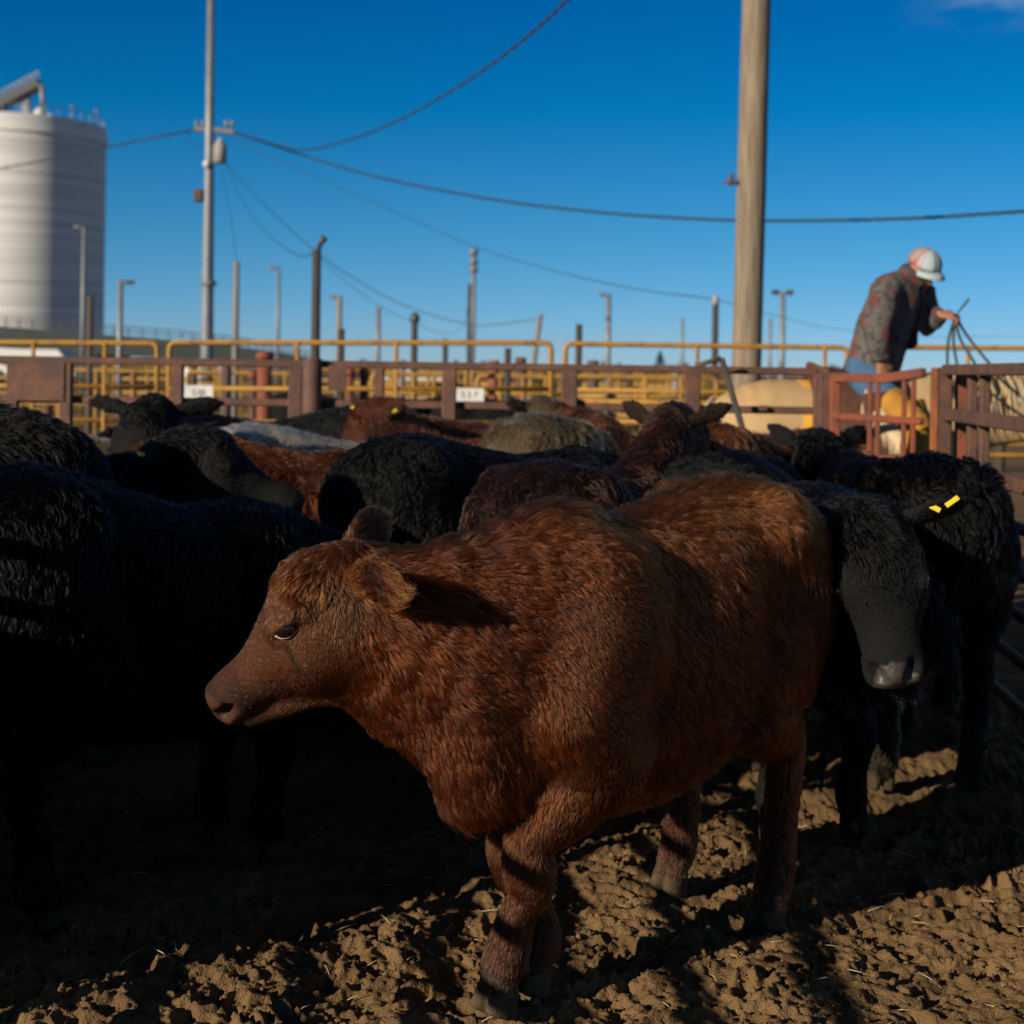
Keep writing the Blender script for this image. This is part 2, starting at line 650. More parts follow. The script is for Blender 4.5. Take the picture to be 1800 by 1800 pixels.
def hide_material(name):
    m = bpy.data.materials.new(name)
    m.use_nodes = True
    t = m.node_tree
    b = t.nodes['Principled BSDF']
    at = t.nodes.new('ShaderNodeAttribute')
    at.attribute_name = 'tint'
    t.links.new(at.outputs['Color'], b.inputs['Base Color'])
    rg = t.nodes.new('ShaderNodeMapRange')
    rg.inputs[3].default_value, rg.inputs[4].default_value = .9, .38
    t.links.new(at.outputs['Alpha'], rg.inputs[0])
    t.links.new(rg.outputs[0], b.inputs['Roughness'])
    b.inputs['Specular IOR Level'].default_value = .3
    tc = t.nodes.new('ShaderNodeTexCoord')
    n2 = t.nodes.new('ShaderNodeTexNoise')
    n2.inputs['Scale'].default_value = 90
    n2.inputs['Detail'].default_value = 5
    t.links.new(tc.outputs['Object'], n2.inputs[0])
    bp = t.nodes.new('ShaderNodeBump')
    bp.inputs['Strength'].default_value = .35
    bp.inputs['Distance'].default_value = .006
    t.links.new(n2.outputs[0], bp.inputs['Height'])
    t.links.new(bp.outputs[0], b.inputs['Normal'])
    return m


M['fur'] = fur_material('calf_fur')
M['fur_black'] = fur_material('black_calf_fur', .38, .6, ior=1.27)
M['hide'] = hide_material('calf_hide')


def grow_fur(name, v, f, nor, flow, length, dens, tint, N, parent, K=6, r0=.0005, lift=.45, clump=.016, curl=.5, seed=1, shade=.25, tuft=.36, black=False, wander=1.0):
    """combed, clumped and slightly curled strands over the skin"""
    g = np.random.default_rng(seed)
    a, b, c, d = (v[f[:, i]] for i in range(4))
    area = .5 * np.linalg.norm(np.cross(c - a, d - b), axis=1) * dens[f].mean(1)
    cdf = np.cumsum(area)
    fi = np.searchsorted(cdf, g.random(N) * cdf[-1])
    fi = np.clip(fi, 0, len(f) - 1)
    s, t = g.random((2, N, 1))
    W = [(1 - s) * (1 - t), s * (1 - t), s * t, (1 - s) * t]

    def at(x):
        x = x if x.ndim == 2 else x[:, None]
        return sum(W[i] * x[f[fi, i]] for i in range(4))
    p, n, fl, L, col = at(v), nrm(at(nor)), at(flow), at(length)[:, 0], at(tint)
    # wander of the coat
    ang = wander * (.55 * wob(p, 9, seed + 1) + .5 * wob(p, 26, seed + 2))
    fl = fl - (fl * n).sum(1, keepdims=True) * n
    fl = nrm(fl)
    bt = np.cross(n, fl)
    fl = nrm(fl * np.cos(ang)[:, None] + bt * np.sin(ang)[:, None])
    # clumps: warped cells
    cell = clump * np.clip(L / .03, .45, 1.3)
    cellq = clump * 2.0 ** np.round(np.log2(np.clip(L / .03, .4, 1.4)))
    q = p + np.stack([wob(p, 60, seed + 5 + k, 3) for k in range(3)], 1) * cellq[:, None] * .8
    def pack(x, size):
        k = np.floor(x / size[:, None]).astype(np.int64) + 30000
        return k[:, 0] | (k[:, 1] << 16) | (k[:, 2] << 32) | ((np.round(np.log2(size / clump)).astype(np.int64) + 20) << 48)
    hsh = pack(q, cellq)
    _, inv, cnt = np.unique(hsh, return_inverse=True, return_counts=True)
    nc = len(cnt)

    def cmean(x):
        return np.stack([np.bincount(inv, x[:, i], nc) for i in range(x.shape[1])], 1) / cnt[:, None]
    cp, cfl, cn_, cL = cmean(p), nrm(cmean(fl)), nrm(cmean(n)), np.bincount(inv, L, nc) / cnt
    cr = g.random((nc, 6))
    cL = cL * (.55 + .85 * cr[:, 0])
    csw = (cr[:, 1] - .5) * 1.0 * wander
    cbt = np.cross(cn_, cfl)
    cfl = nrm(cfl * np.cos(csw)[:, None] + cbt * np.sin(csw)[:, None])
    cbt = np.cross(cn_, cfl)
    clift = lift * np.clip(np.bincount(inv, L, nc) / cnt / .032, .25, 1.15) * (.55 + .9 * cr[:, 2])
    cq2 = cellq * 3.2
    q2 = p + np.stack([wob(p, 25, seed + 15 + k, 3) for k in range(3)], 1) * cq2[:, None] * .8
    h2 = pack(q2, cq2)
    _, tin, tcnt = np.unique(h2, return_inverse=True, return_counts=True)
    nt_ = len(tcnt)

    def tmean(x):
        return np.stack([np.bincount(tin, x[:, i], nt_) for i in range(x.shape[1])], 1) / tcnt[:, None]
    tp, tfl, tn = tmean(p), nrm(tmean(fl)), nrm(tmean(n))
    tr_ = g.random((nt_, 4))
    tL = np.bincount(tin, L, nt_) / tcnt * (.7 + .6 * tr_[:, 0])
    tsw = (tr_[:, 3] - .5) * 1.1 * wander
    tfl = nrm(tfl * np.cos(tsw)[:, None] + np.cross(tn, tfl) * np.sin(tsw)[:, None])
    tbt = np.cross(tn, tfl)
    Li = L * (.6 + .7 * g.random(N))
    wcl = (.58 + .38 * cr[:, 3])[inv]
    flat = np.clip(L / .032, .25, 1.15)
    li = lift * flat * (.5 + g.random(N))
    pos = np.empty((N, K, 3), np.float32)
    fi_ = np.cross(n, fl)
    own_ph = g.random(N) * 6.28
    for j in range(K):
        u = j / (K - 1.0)
        up = 1.5 * u - 1.0 * u * u
        own = p + Li[:, None] * (fl * (u * .95) + n * (li * up)[:, None] + fi_ * (.10 * np.sin(own_ph + 4 * u) * u)[:, None])
        ph = cr[:, 4] * 6.28 + u * (3.5 + 3 * cr[:, 5])
        cen = cp + cL[:, None] * (cfl * (u * .95) + cn_ * (clift * up)[:, None] + cbt * (curl * .28 * (np.sin(ph) - np.sin(cr[:, 4] * 6.28)) * u)[:, None]
                                  + cn_ * (curl * .12 * np.cos(ph) * u)[:, None])
        w = (wcl * u ** .55)[:, None]
        q_ = own * (1 - w) + (cen[inv] + (p - cp[inv]) * .25) * w
        # the locks themselves gather into larger tufts
        ph2 = tr_[:, 1] * 6.28 + u * (2.5 + 2 * tr_[:, 2])
        tuf = tp + tL[:, None] * (tfl * u + tn * ((.5 + .8 * tr_[:, 3:4]) * lift * np.clip(tL[:, None] / .032, .25, 1.15) * up) + tbt * (curl * .30 * (np.sin(ph2) - np.sin(tr_[:, 1] * 6.28)) * u)[:, None])
        w2 = (tuft * u ** 1.4)
        pos[:, j] = q_ * (1 - w2) + (tuf[tin] + (p - tp[tin]) * .38) * w2
    hc = bpy.data.hair_curves.new(name)
    hc.add_curves([K] * N)
    hc.attributes['position'].data.foreach_set('vector', pos.ravel())
    ra = hc.attributes.get('radius') or hc.attributes.new('radius', 'FLOAT', 'POINT')
    taper = np.interp(np.linspace(0, 1, K), [0, .6, 1], [1, .85, .25])
    ra.data.foreach_set('value', (r0 * (.75 + .5 * g.random((N, 1))) * taper).astype(np.float32).ravel())
    jit = 1 + shade * .7 * g.standard_normal((N, 1)) + shade * 1.3 * (cr[:, 5:6] - .5)[inv] * 2 + shade * .8 * (tr_[:, 1:2] - .5)[tin] * 2
    col = np.clip(np.hstack([col[:, :3] * np.clip(jit, .3, 2.2), np.ones((N, 1))]), 0.0005, 1)
    ca = hc.attributes.new('tint', 'FLOAT_COLOR', 'CURVE')
    ca.data.foreach_set('color', col.astype(np.float32).ravel())
    hc.materials.append(M['fur_black'] if black else M['fur'])
    o = bpy.data.objects.new(name, hc)
    C.objects.link(o)
    o.parent = parent
    return o


# ------------------------------------------------------------------ cattle
RED = (.082, .0180, .0030)
DARKRED = (.030, .009, .004)
BLACK = (.0022, .0020, .0023)
CREAM = (.34, .25, .14)


def frame_at(A, B, upv=(0, 0, 1)):
    h = nrm(np.asarray(B, float) - np.asarray(A, float))
    u = np.asarray(upv, float)
    u = nrm(u - (u @ h) * h)
    return h, u, np.cross(u, h)          # forward, up, left


def ear_base(q, poll, h, u, s, sg):
    hs = q.get('headsize', 1.0)
    e0 = poll + (-h * .065 + u * q.get('earu', .035) + s * sg * .080 * q.get('headwide', 1.0)) * hs
    return e0, nrm(s * sg * 1.0 - h * q.get('earback', .25) + u * q.get('earup', -.05))


def eye_at(q, poll, h, u, s, sg, out=.0):
    hs = q.get('headsize', 1.0)
    return poll + (h * .105 + u * q.get('eyeu', .048) + s * sg * (.094 * q.get('headwide', 1.0) * q.get('eyes', 1.0) + out)) * hs


def eye_axes(h, u):
    a = math.radians(22)
    return h * math.cos(a) + u * math.sin(a), u * math.cos(a) - h * math.sin(a)


def calf_lofts(q):
    """q: pose. local frame: x forward, y left, z up, withers 1.07 m"""
    S = q.get('scale', 1.0)
    wd = q.get('width', 1.0)
    tilt = q.get('tilt', 0.0)
    shag = q.get('shag', 1.0)
    L = []
    back = np.array([-.62, 0, -.55])
    torso = [(-.645, .90, .11, .10, .13), (-.57, .885, .185, .195, .22), (-.45, .86, .225, .265, .26), (-.30, .82, .245, .28, .31), (-.12, .775, .266, .285, .350),
             (.06, .75, .256, .285, .350), (.22, .75, .232, .30, .335), (.36, .75, .205, .295, .305), (.48, .735, .165, .235, .27), (.565, .715, .115, .165, .19)]
    bl = q.get('belly', 0)
    L.append(Loft([(x, 0, z - tilt * x, w * wd, a, b + bl * math.exp(-((x + .05) / .3) ** 2)) for x, z, w, a, b in torso], k=.05, flow=back, hair=.036 * shag))
    hd = nrm(q['head'])
    hs = q.get('headsize', 1.0)
    HL = .335 * hs
    ptop = np.array(q['poll'], float)
    h, u, s = frame_at(ptop, ptop + hd, q.get('headup', (0, 0, 1)))
    poll = ptop if q.get('skull') else ptop + (h * .06 - u * .105) * hs        # centre of the skull
    nose = poll + h * HL
    # neck
    n0 = np.array([.36, 0, .80 - tilt * .36])
    nk = poll - h * .06 - u * .02
    mid = n0 * .5 + nk * .5 + np.array(q.get('neckbow', (0.03, 0, .0)))
    nflow = nrm(n0 - nk) + np.array([0, 0, -.8])
    L.append(Loft([(*n0, .185, .25, .27), (*(n0 * .72 + mid * .28), .165, .225, .245), (*mid, .125, .165, .20), (*(mid * .45 + nk * .55), .108, .118, .165 * q.get('throat', 1)), (*nk, .085, .092, .135 * q.get('throat', 1))],
                  k=.06, flow=nflow, hair=.040 * shag))
    # brisket
    L.append(Loft([(.38, 0, .56 - tilt * .4, .13, .12, .13), (.54, .0, .52 - tilt * .5, .085, .10, .085)], k=.08, sub=1, flow=(-.2, 0, -1), hair=.05 * shag))
    # head
    hw = q.get('headwide', 1.0)
    rows = [(-.10, .060, .085, .10), (-.055, .088, .108, .145), (.0, .100, .126, .168), (.06, .106, .126, .170), (.115, .103, .106, .152), (.18, .080, .077, .115),
            (.24, .064, .057, .076), (.295, .066, .055, .064), (.332, .060, .050, .057)]
    L.append(Loft([(*(poll + h * t * hs), w * hw * hs, a * hs, b * hs) for t, w, a, b in rows], up=u, k=.04, flow=h * .9 - u * .25, hair=.009 * min(shag, 1.15), region='head', end=.5))
    L.append(Loft([(*(poll + (h * .06 - u * .145) * hs), .060 * hs, .05 * hs, .05 * hs), (*(poll + (h * .19 - u * .105) * hs), .045 * hs, .04 * hs, .036 * hs), (*(poll + (h * .308 - u * .062) * hs), .040 * hs, .022 * hs, .022 * hs)],
                  up=u, k=.026, flow=-h, hair=.012 * shag, region='head'))
    dl = q.get('dewlap', 1.0)
    j0, j1 = poll + (h * .07 - u * .155) * hs, np.array([.55, 0, .60 - tilt * .5])
    L.append(Loft([(*j0, .045, .05, .045 * dl), (*(j0 * .6 + j1 * .4 - np.array([0, 0, .01])), .055, .10, .05 * dl), (*j1, .075, .10, .08)], up=nrm(u + np.array([-.3, 0, .6])), k=.06, flow=(-.3, 0, -1), hair=.034 * shag))
    for sg in (1, -1):
        e = poll + (h * q.get('browh', .095) + u * (q.get('eyeu', .048) + q.get('browu', .020)) + s * sg * .080 * hw) * hs
        L.append(Loft([(*(e - h * .035), .026, .020, .026), (*(e + h * .03 - u * .010), .020, .016, .02)], up=u, k=.03, sub=1, flow=h, hair=.012, region='head'))
        # cheek
        ck = poll + (h * .045 - u * .06 + s * sg * .055 * hw) * hs
        L.append(Loft([(*ck, .052 * hs, .07 * hs, .06 * hs), (*(ck + (h * .08 + u * .01) * hs), .042 * hs, .05 * hs, .045 * hs)], up=u, k=.05, sub=1, flow=h * .5 - u * .8, hair=.011 * shag, region='head'))
        # ear: a leaf
        e0, ed = ear_base(q, poll, h, u, s, sg)
        ef = q.get('earface', (0, -.9, -.35))
        eu = nrm(s * sg * ef[0] + h * ef[1] + u * ef[2])
        es, ew = q.get('ear', 1.0) * hs, q.get('earwide', 1.0)
        L.append(Loft([(*e0, .024, .022), (*(e0 + ed * .045 * es), .036 * ew, .017), (*(e0 + ed * .095 * es), .046 * ew, .012), (*(e0 + ed * .140 * es), .034 * ew, .010), (*(e0 + ed * .172 * es), .011, .008)],
                      up=eu, k=.012, flow=ed, hair=q.get('earhair', .014), region='ear', end=.6))
    for sg in (1, -1):
        L.append(Loft([(-.30, sg * .285 * wd, .90 + tilt * .3, .05, .06, .09), (-.24, sg * .30 * wd, .78 + tilt * .25, .05, .05, .06)], k=.10, sub=1, cut=True))
        L.append(Loft([(-.40, sg * .165 * wd, 1.055 + tilt * .4, .045, .04, .05), (-.35, sg * .20 * wd, 1.0 + tilt * .38, .04, .035, .05)], k=.07, sub=1, flow=back, hair=.036 * shag))
    # legs
    fl, fr, hl, hr = q.get('feet', ((.33, .13), (.33, -.13), (-.42, .15), (-.42, -.15)))
    G = q.get('lift', .002)
    for (fx, fy), sg in ((fl, 1), (fr, -1)):
        el = np.array([.27, sg * .165, .52 - tilt * .3])
        sh = np.array([.40, sg * .165 * wd, .66 - tilt * .4])
        L.append(Loft([(.26, sg * .135 * wd, .96 - tilt * .3, .07, .10), (.31, sg * .192 * wd, .80 - tilt * .3, .090, .13), (*(sh + np.array([0, sg * .012, 0])), .092, .105)], up=(1, 0, 0), k=.07, flow=(-.5, 0, -.8), hair=.03 * shag))
        L.append(Loft([(*sh, .085, .09), (.33, sg * .172, .58 - tilt * .3, .090, .105), (*el, .082, .098)], up=(1, 0, 0), k=.06, flow=(-.2, 0, -1), hair=.032 * shag))
        kn = np.array([fx * .62 + .30 * .38 + .025, fy * .62 + sg * .15 * .38, .315])
        ft = np.array([fx - .012, fy, .115])
        L.append(Loft([(.31, sg * .158, .56 - tilt * .3, .088, .108), (*(el * .5 + kn * .5 + np.array([.012, 0, .03])), .070, .088), (*(kn + np.array([0, 0, .06])), .050, .058),
                       (*(kn + np.array([.006, 0, 0])), .056, .060), (*(kn - np.array([0, 0, .055])), .044, .048), (*(kn * .45 + ft * .55), .037, .043), (*ft, .047, .053), (fx + .012, fy, .062 + G, .038, .042)],
                      up=(1, 0, 0), k=.03, flow=(0, 0, -1), hair=.013 * shag, region='leg'))
        for c_ in (-1, 1):
            L.append(Loft([(fx - .048, fy + c_ * .018, .098, .011, .012), (fx - .056, fy + c_ * .020, .074, .009, .010)], up=(1, 0, 0), k=.006, sub=1, flow=(0, 0, -1), hair=.006, region='hoof'))
            L.append(Loft([(fx + .006, fy + c_ * .020, .055 + G, .022, .036), (fx + .030, fy + c_ * .025, .006 + G, .023, .046)], up=(1, 0, 0), k=.006, sub=1, flow=(0, 0, -1), hair=.004, region='hoof', end=.4))
    for (fx, fy), sg in ((hl, 1), (hr, -1)):
        hk = np.array([fx - .075, fy * .8 + sg * .03, .43])
        st = np.array([-.27, sg * .19 * wd, .57 - tilt * -.3])
        rp = q.get('rump', 1.0)
        L.append(Loft([(-.44, sg * .125 * wd, .96 + tilt * .44, .10, .14), (-.44, sg * .150 * wd * rp, .78 + tilt * .4, .110 * rp, .165), (-.40, sg * .155 * wd * rp, .62 + tilt * .3, .095 * rp, .14)], up=(1, 0, 0), k=.08, flow=(-.35, 0, -.9), hair=.040 * shag))
        L.append(Loft([(-.33, sg * .17 * wd, .70, .095, .12), (*st, .07, .085), (*(st * .55 + hk * .45), .062, .08), (*(hk + np.array([.02, 0, .03])), .045, .055), (*hk, .040, .050),
                       (*(hk * .5 + np.array([fx - .03, fy, .12]) * .5), .034, .042), (fx - .028, fy, .125, .040, .047), (fx, fy, .065 + G, .038, .043)],
                      up=(1, 0, 0), k=.04, flow=(-.1, 0, -1), hair=.022 * shag, region='leg'))
        for c_ in (-1, 1):
            L.append(Loft([(fx - .002, fy + c_ * .020, .055 + G, .022, .036), (fx + .022, fy + c_ * .025, .006 + G, .023, .046)], up=(1, 0, 0), k=.006, sub=1, flow=(0, 0, -1), hair=.004, region='hoof', end=.4))
    # tail
    if q.get('tail', True):
        tz = tilt * .62
        L.append(Loft([(-.60, 0, 1.03 + tz, .035, .035), (-.675, .0, .97 + tz, .030, .030), (-.70, .01, .78, .022, .022), (-.69, .02, .52, .020, .020), (-.69, .02, .36, .03, .03)], up=(1, 0, 0), k=.03, flow=(-.1, 0, -1), hair=.032 * shag, region='tail'))
    if q.get('detail'):
        for sg in (1, -1):
            e = eye_at(q, poll, h, u, s, sg, .006)
            eh, ev = eye_axes(h, u)
            L.append(Loft([(*(e - eh * .016 + ev * .002), .020, .016), (*(e + eh * .018 - ev * .002), .019, .015)], up=ev, k=.010, sub=1, cut=True))
            if True:
              L.append(Loft([(*(e - eh * .033 + ev * .002 - s * sg * .012), .006, .007), (*(e - eh * .004 + ev * .0185 - s * sg * .002), .011, .008), (*(e + eh * .030 - ev * .001 - s * sg * .012), .005, .006)],
                            up=ev, k=.008, flow=h, hair=.007, region='head'))
            nq = q.get('nostril', (.328, -.002, .045))
            nr = q.get('nosr', 1.15)
            nn = poll + (h * nq[0] + u * nq[1] + s * sg * nq[2]) * hs
            L.append(Loft([(*(nn + s * sg * .010 - h * .016), .011 * nr, .012 * nr), (*(nn + h * .014 - u * .004), .016 * nr, .014 * nr)], up=u, k=.012, sub=1, cut=True))
    return L, (poll, h, u, s, HL)


def calf(label, pos, heading, q, color=BLACK, vox=.014, N=40000, tint=None, fur=None, group='cattle crowded in the pen', cat='calf', eyes=True, K=5, tags=(), seed=1):
    """heading: degrees of the forward axis from +X, counter-clockwise"""
    S = q.get('scale', 1.0)
    lofts, hf = calf_lofts(q)
    v, f = skin_mesh(lofts, vox)
    nor = vert_normals(v, f)
    # region weights
    solid = [l for l in lofts if not l.cut]
    D = np.stack([l.dist(v) for l in solid], 1)
    Wt = np.exp(-np.clip(D - D.min(1, keepdims=True), 0, .3) / .02)
    Wt /= Wt.sum(1, keepdims=True)
    flow = Wt @ np.array([nrm(np.array(l.flow, float)) for l in solid])
    leng = Wt @ np.array([l.hair for l in solid])
    reg = np.array([l.region for l in solid])[D.argmin(1)]
    poll, h, u, s, HL = hf
    rel = v - poll
    th, tu, ts = rel @ h / HL, rel @ u, rel @ s
    isface = (reg == 'head')
    dens = np.ones(len(v))
    base = np.tile(np.array(color, float), (len(v), 1))
    base *= (1 + .22 * wob(v, 7, seed + 50) + .12 * wob(v, 22, seed + 51))[:, None].clip(.4, 2)
    wet = np.zeros(len(v))
    pad = isface & (th > q.get('padth', .945) + 1.2 * np.clip(tu - .005, 0, 1) + .6 * np.clip(-.025 - tu, 0, 1)) & (tu > -.045)
    soft = np.clip((th - .45) / .35, 0, 1) * isface
    leng = leng * (1 - .68 * soft)
    # forehead tuft
    crown = np.exp(-((th + .02) / .26) ** 2 - (ts / .08) ** 2) * (tu > .05) * isface
    leng = leng + .040 * crown * q.get('shag', 1.0)
    dens[pad] = 0.0
    hoof = (reg == 'hoof') & (v[:, 2] < .052)
    dens[hoof] = 0.0
    pc = q.get('padcol', (.016, .012, .011))
    pad &= th > q.get('padth', .945) + .11 * (ts / q.get('padw', .06)) ** 2
    base[pad] = np.array(pc) * (1 + .25 * wob(v[pad], 90, seed + 8))[:, None].clip(.5, 1.6)
    wet[pad] = q.get('wet', .45)
    base[hoof] = np.array((.055, .038, .020)) * (1 + .5 * wob(v[hoof], 60, seed + 9))[:, None].clip(.3, 1.6)
    if q.get('detail'):
        for sg in (1, -1):
            e_ = eye_at(q, poll, h, u, s, sg, .004)
            dens[np.linalg.norm(v - e_, axis=1) < .022] = 0
    if tint:
        base, leng, dens, flow = tint(v, base, leng, dens, flow, reg, th, tu, ts)
    root = mesh_obj('calf', v * S, f, M['hide'], None, True, pos)
    root.rotation_euler = (0, 0, math.radians(heading))
    tag(root, label, cat, group)
    under = base * np.where((reg == 'head')[:, None], .38, .26)  # skin darkened under the fur to give shade between the locks
    ca = root.data.attributes.new('tint', 'FLOAT_COLOR', 'POINT')
    ca.data.foreach_set('color', np.hstack([np.where(dens[:, None] > 0, under, base), wet[:, None]]).astype(np.float32).ravel())
    if N:
        kw = dict(r0=.0008, lift=.4, clump=.02, curl=.6, seed=seed, K=K)
        kw['black'] = color[0] < .01
        kw['shade'] = .5 if kw['black'] else .3
        kw.update(fur or {})
        grow_fur('fur', v * S, f, nor, flow, leng * S, dens, base, N, root, **kw)
    if eyes:
        for sg in (1, -1):
            e = eye_at(q, poll, h, u, s, sg, q.get('eyeout', -.013))
            o = MB().ball((0, 0, 0), .0255 * S, 24, 16).build('eye', M['eye'], root, True)
            o.location = e * S
            if q.get('detail'):
                mb = MB()
                eh, ev = eye_axes(h, u)
                rim = []
                for a in np.linspace(math.radians(188), math.radians(352), 14):
                    rim.append(e + eh * math.cos(a) * .024 + ev * (math.sin(a) * .0115 - .002) + s * sg * (.0205 - .009 * math.cos(a) ** 2))
                mb.tube(np.array(rim) * S, np.interp(np.linspace(0, 1, 14), [0, .15, .5, .85, 1], [.0008, .0012, .0015, .0018, .0030]), 8)
                mb.build('eyelid', M[q.get('lid', 'eyelid')], root, True)
    for (sg, along, rot) in tags:
        e0, ed = ear_base(q, poll, h, u, s, sg)
        tf = {'h': h, 'u': u, 's': s * sg}[q.get('tagface', 'h')]
        cpt = (e0 + ed * along + tf * .03)
        a1 = nrm(ed * math.cos(rot) + (u if q.get('tagface', 'h') != 'u' else -h) * math.sin(rot))
        mb = MB()
        mb.beam((cpt - a1 * .020) * S, (cpt + a1 * .020) * S, .014 * S, .004, .0018, up=tf)
        mb.ball((cpt - tf * .006) * S, .007 * S, 10, 6)
        mb.build('ear_tag', M['tag_yellow'], root, False)
    return root, hf


def main_tint(v, base, leng, dens, flow, reg, th, tu, ts):
    head = reg == 'head'

    def mix(mask, col):
        m = np.clip(mask, 0, 1)[:, None]
        return base * (1 - m) + np.array(col) * m
    # dusty forehead, tan round the eye and along the bridge, fawn throat and forearm
    base = mix(.5 * head * (th > .0), (.150, .037, .0048))
    base = mix(.6 * np.exp(-((th + .05) / .24) ** 2) * head * (tu > -.03) * (.6 + .5 * wob(v, 30, 5)), (.080, .034, .012))
    base = mix(.8 * head * np.exp(-((th - .38) / .13) ** 2 - ((tu - .012) / .03) ** 2), (.17, .052, .010))
    base = mix(.6 * head * np.exp(-((th - .55) / .2) ** 2 - ((tu - .06) / .03) ** 2), (.12, .033, .007))
    base = mix(.85 * head * np.exp(-((th - .84) / .09) ** 2 - ((tu - .01) / .05) ** 2), (.036, .011, .006))
    base = mix(.85 * head * np.exp(-((th - .37 - (.045 - tu) * .8) / .022) ** 2) * (tu < .044) * (tu > -.035), (.014, .005, .003))
    base = mix(.5 * np.exp(-((v[:, 0] - .42) / .13) ** 2 - ((v[:, 2] - .56) / .13) ** 2), (.15, .043, .008))
    base = mix(.75 * head * np.clip((th - .90) / .06, 0, 1), (.026, .010, .006))
    low = np.clip((.34 - v[:, 2]) / .2, 0, 1)
    base = mix(.55 * low * (reg == 'leg'), (.052, .018, .011))
    base = mix(.5 * np.clip((.12 - v[:, 2]) / .06, 0, 1), (.09, .060, .030))
    # dark mane and withers
    base = mix(.45 * np.exp(-(v[:, 1] / .07) ** 2) * (v[:, 2] > .98) * (v[:, 0] > 0), (.032, .009, .004))
    sleek = np.exp(-((v[:, 0] - .36) / .26) ** 2) * (v[:, 2] > .5) * np.clip((1.0 - v[:, 2]) / .1, 0, 1)
    leng = leng * np.where(head | (reg == 'ear'), 1.0, 1.32 - .70 * sleek)
    leng = leng + .060 * np.exp(-(v[:, 1] / .06) ** 2 - ((v[:, 0] - .34) / .14) ** 2) * (v[:, 2] > .9)
    flow = flow + .8 * np.exp(-((v[:, 0] - .30) / .12) ** 2 - (v[:, 1] / .06) ** 2)[:, None] * (v[:, 2] > .9)[:, None] * np.array([0, 0, 1.0])
    base = mix(.55 * np.exp(-((v[:, 0] + .42) / .30) ** 2 - ((v[:, 2] - 1.08) / .16) ** 2), (.135, .042, .007))
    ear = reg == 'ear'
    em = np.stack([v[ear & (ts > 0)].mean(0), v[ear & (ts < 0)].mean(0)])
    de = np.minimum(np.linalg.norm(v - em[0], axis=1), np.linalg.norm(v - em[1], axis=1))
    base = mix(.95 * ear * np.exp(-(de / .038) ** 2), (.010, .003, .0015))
    base = mix(.8 * ear * np.clip((de - .045) / .02, 0, 1), (.17, .055, .012))
    # short sleek face below the eye
    leng = np.where(head & (th > .2), leng * .8, leng)
    return base, leng, dens, flow


MAIN_POSE = dict(poll=(.764, -.184, .897), skull=True, head=(.168, -.1815, -.217), headup=(.147, .136, 1), neckbow=(.06, .01, -.01),
                 throat=1.25, belly=.045, detail=True, feet=((.475, .035), (.345, .015), (-.378, .166), (-.397, -.153)), earback=.62, earup=-.24, earu=.045, earface=(.55, .75, .3), rump=.9, dewlap=1.6, eyeu=.060, ear=1.12,
                 padcol=(.013, .008, .006), tail=True, earwide=1.35, earhair=.022)
main_calf, main_hf = calf('shaggy red brown calf standing in front in sunlight with its head in profile', (.295, 3.635, 0), math.degrees(math.atan2(-.735, -.68)),
     MAIN_POSE, RED, vox=.0070, N=340000, tint=main_tint, fur=dict(r0=.00046, clump=.0095, curl=.55, lift=.52, K=7, shade=.38, tuft=.46, wander=.58), seed=3)


# ------------------------------------------------------------------ the rest of the herd
def pose(poll=(.80, 0, 1.18), head=(.55, 0, -.75), **k):
    d = dict(poll=poll, head=head)
    d.update(k)
    return d


def muddy(col, amt=.5, f=9, sd=70):
    def fn(v, base, leng, dens, flow, reg, th, tu, ts):
        m = np.clip(amt * (wob(v, f, sd) + .3 * wob(v, f * 3, sd + 1) - .15), 0, 1)[:, None]
        return base * (1 - m) + np.array(col) * m, leng, dens, flow
    return fn


def white_back(v, base, leng, dens, flow, reg, th, tu, ts):
    m = ((v[:, 2] > .93 + .05 * wob(v, 8, 3)) & (np.abs(v[:, 0]) < .9))[:, None]
    return np.where(m, np.array((.50, .46, .40)), base), leng, dens, flow


def deg(dx, dy):
    return math.degrees(math.atan2(dy, dx))


calf('big black calf seen from behind at the left, dark flank turned to the red calf', (-.98, 4.10, 0), deg(.66, .75),
     pose((.86, -.05, .86), (.6, 0, -.75), scale=.965, tilt=.10, shag=1.6), BLACK, vox=.011, N=170000, tint=muddy((.018, .013, .007), .6), fur=dict(r0=.0006, clump=.012, curl=.9, K=7, lift=.5, wander=.75), seed=11)
calf('black calf facing the camera with a wet grey muzzle, beside the shaggy red calf', (.86, 4.85, 0), deg(.22, -.975),
     pose((.99, -.16, 1.03), (.38, .02, -.90), headup=(.9, -.42, .3), scale=1.0, headsize=1.0, headwide=1.22, detail=True, nostril=(.322, .032, .040), nosr=1.35, padth=.86, padw=.048, eyeu=.052, eyes=.97, eyeout=-.010, browh=.066, browu=.012, wet=.95, lid='eye', padcol=(.042, .037, .035), earback=.15, earup=.0, shag=1.1, tagface='u'), BLACK, vox=.010, N=150000,
     tint=muddy((.012, .010, .007), .35), fur=dict(r0=.0006, clump=.012, K=6, wander=.6), tags=((1, .125, .35), (1, .075, -.75)), seed=12)
calf('woolly black calf turned away beside the right hand side fence', (1.42, 5.50, 0), deg(-.02, 1),
     pose((.86, .10, 1.16), (.75, -.1, -.45), scale=1.0, shag=1.5, earup=.85, earback=-.25, ear=.95, earwide=.85), BLACK, vox=.012, N=130000, tint=muddy((.042, .030, .014), .75), fur=dict(r0=.0008, clump=.02, curl=.8, lift=.5, wander=.75), seed=13)
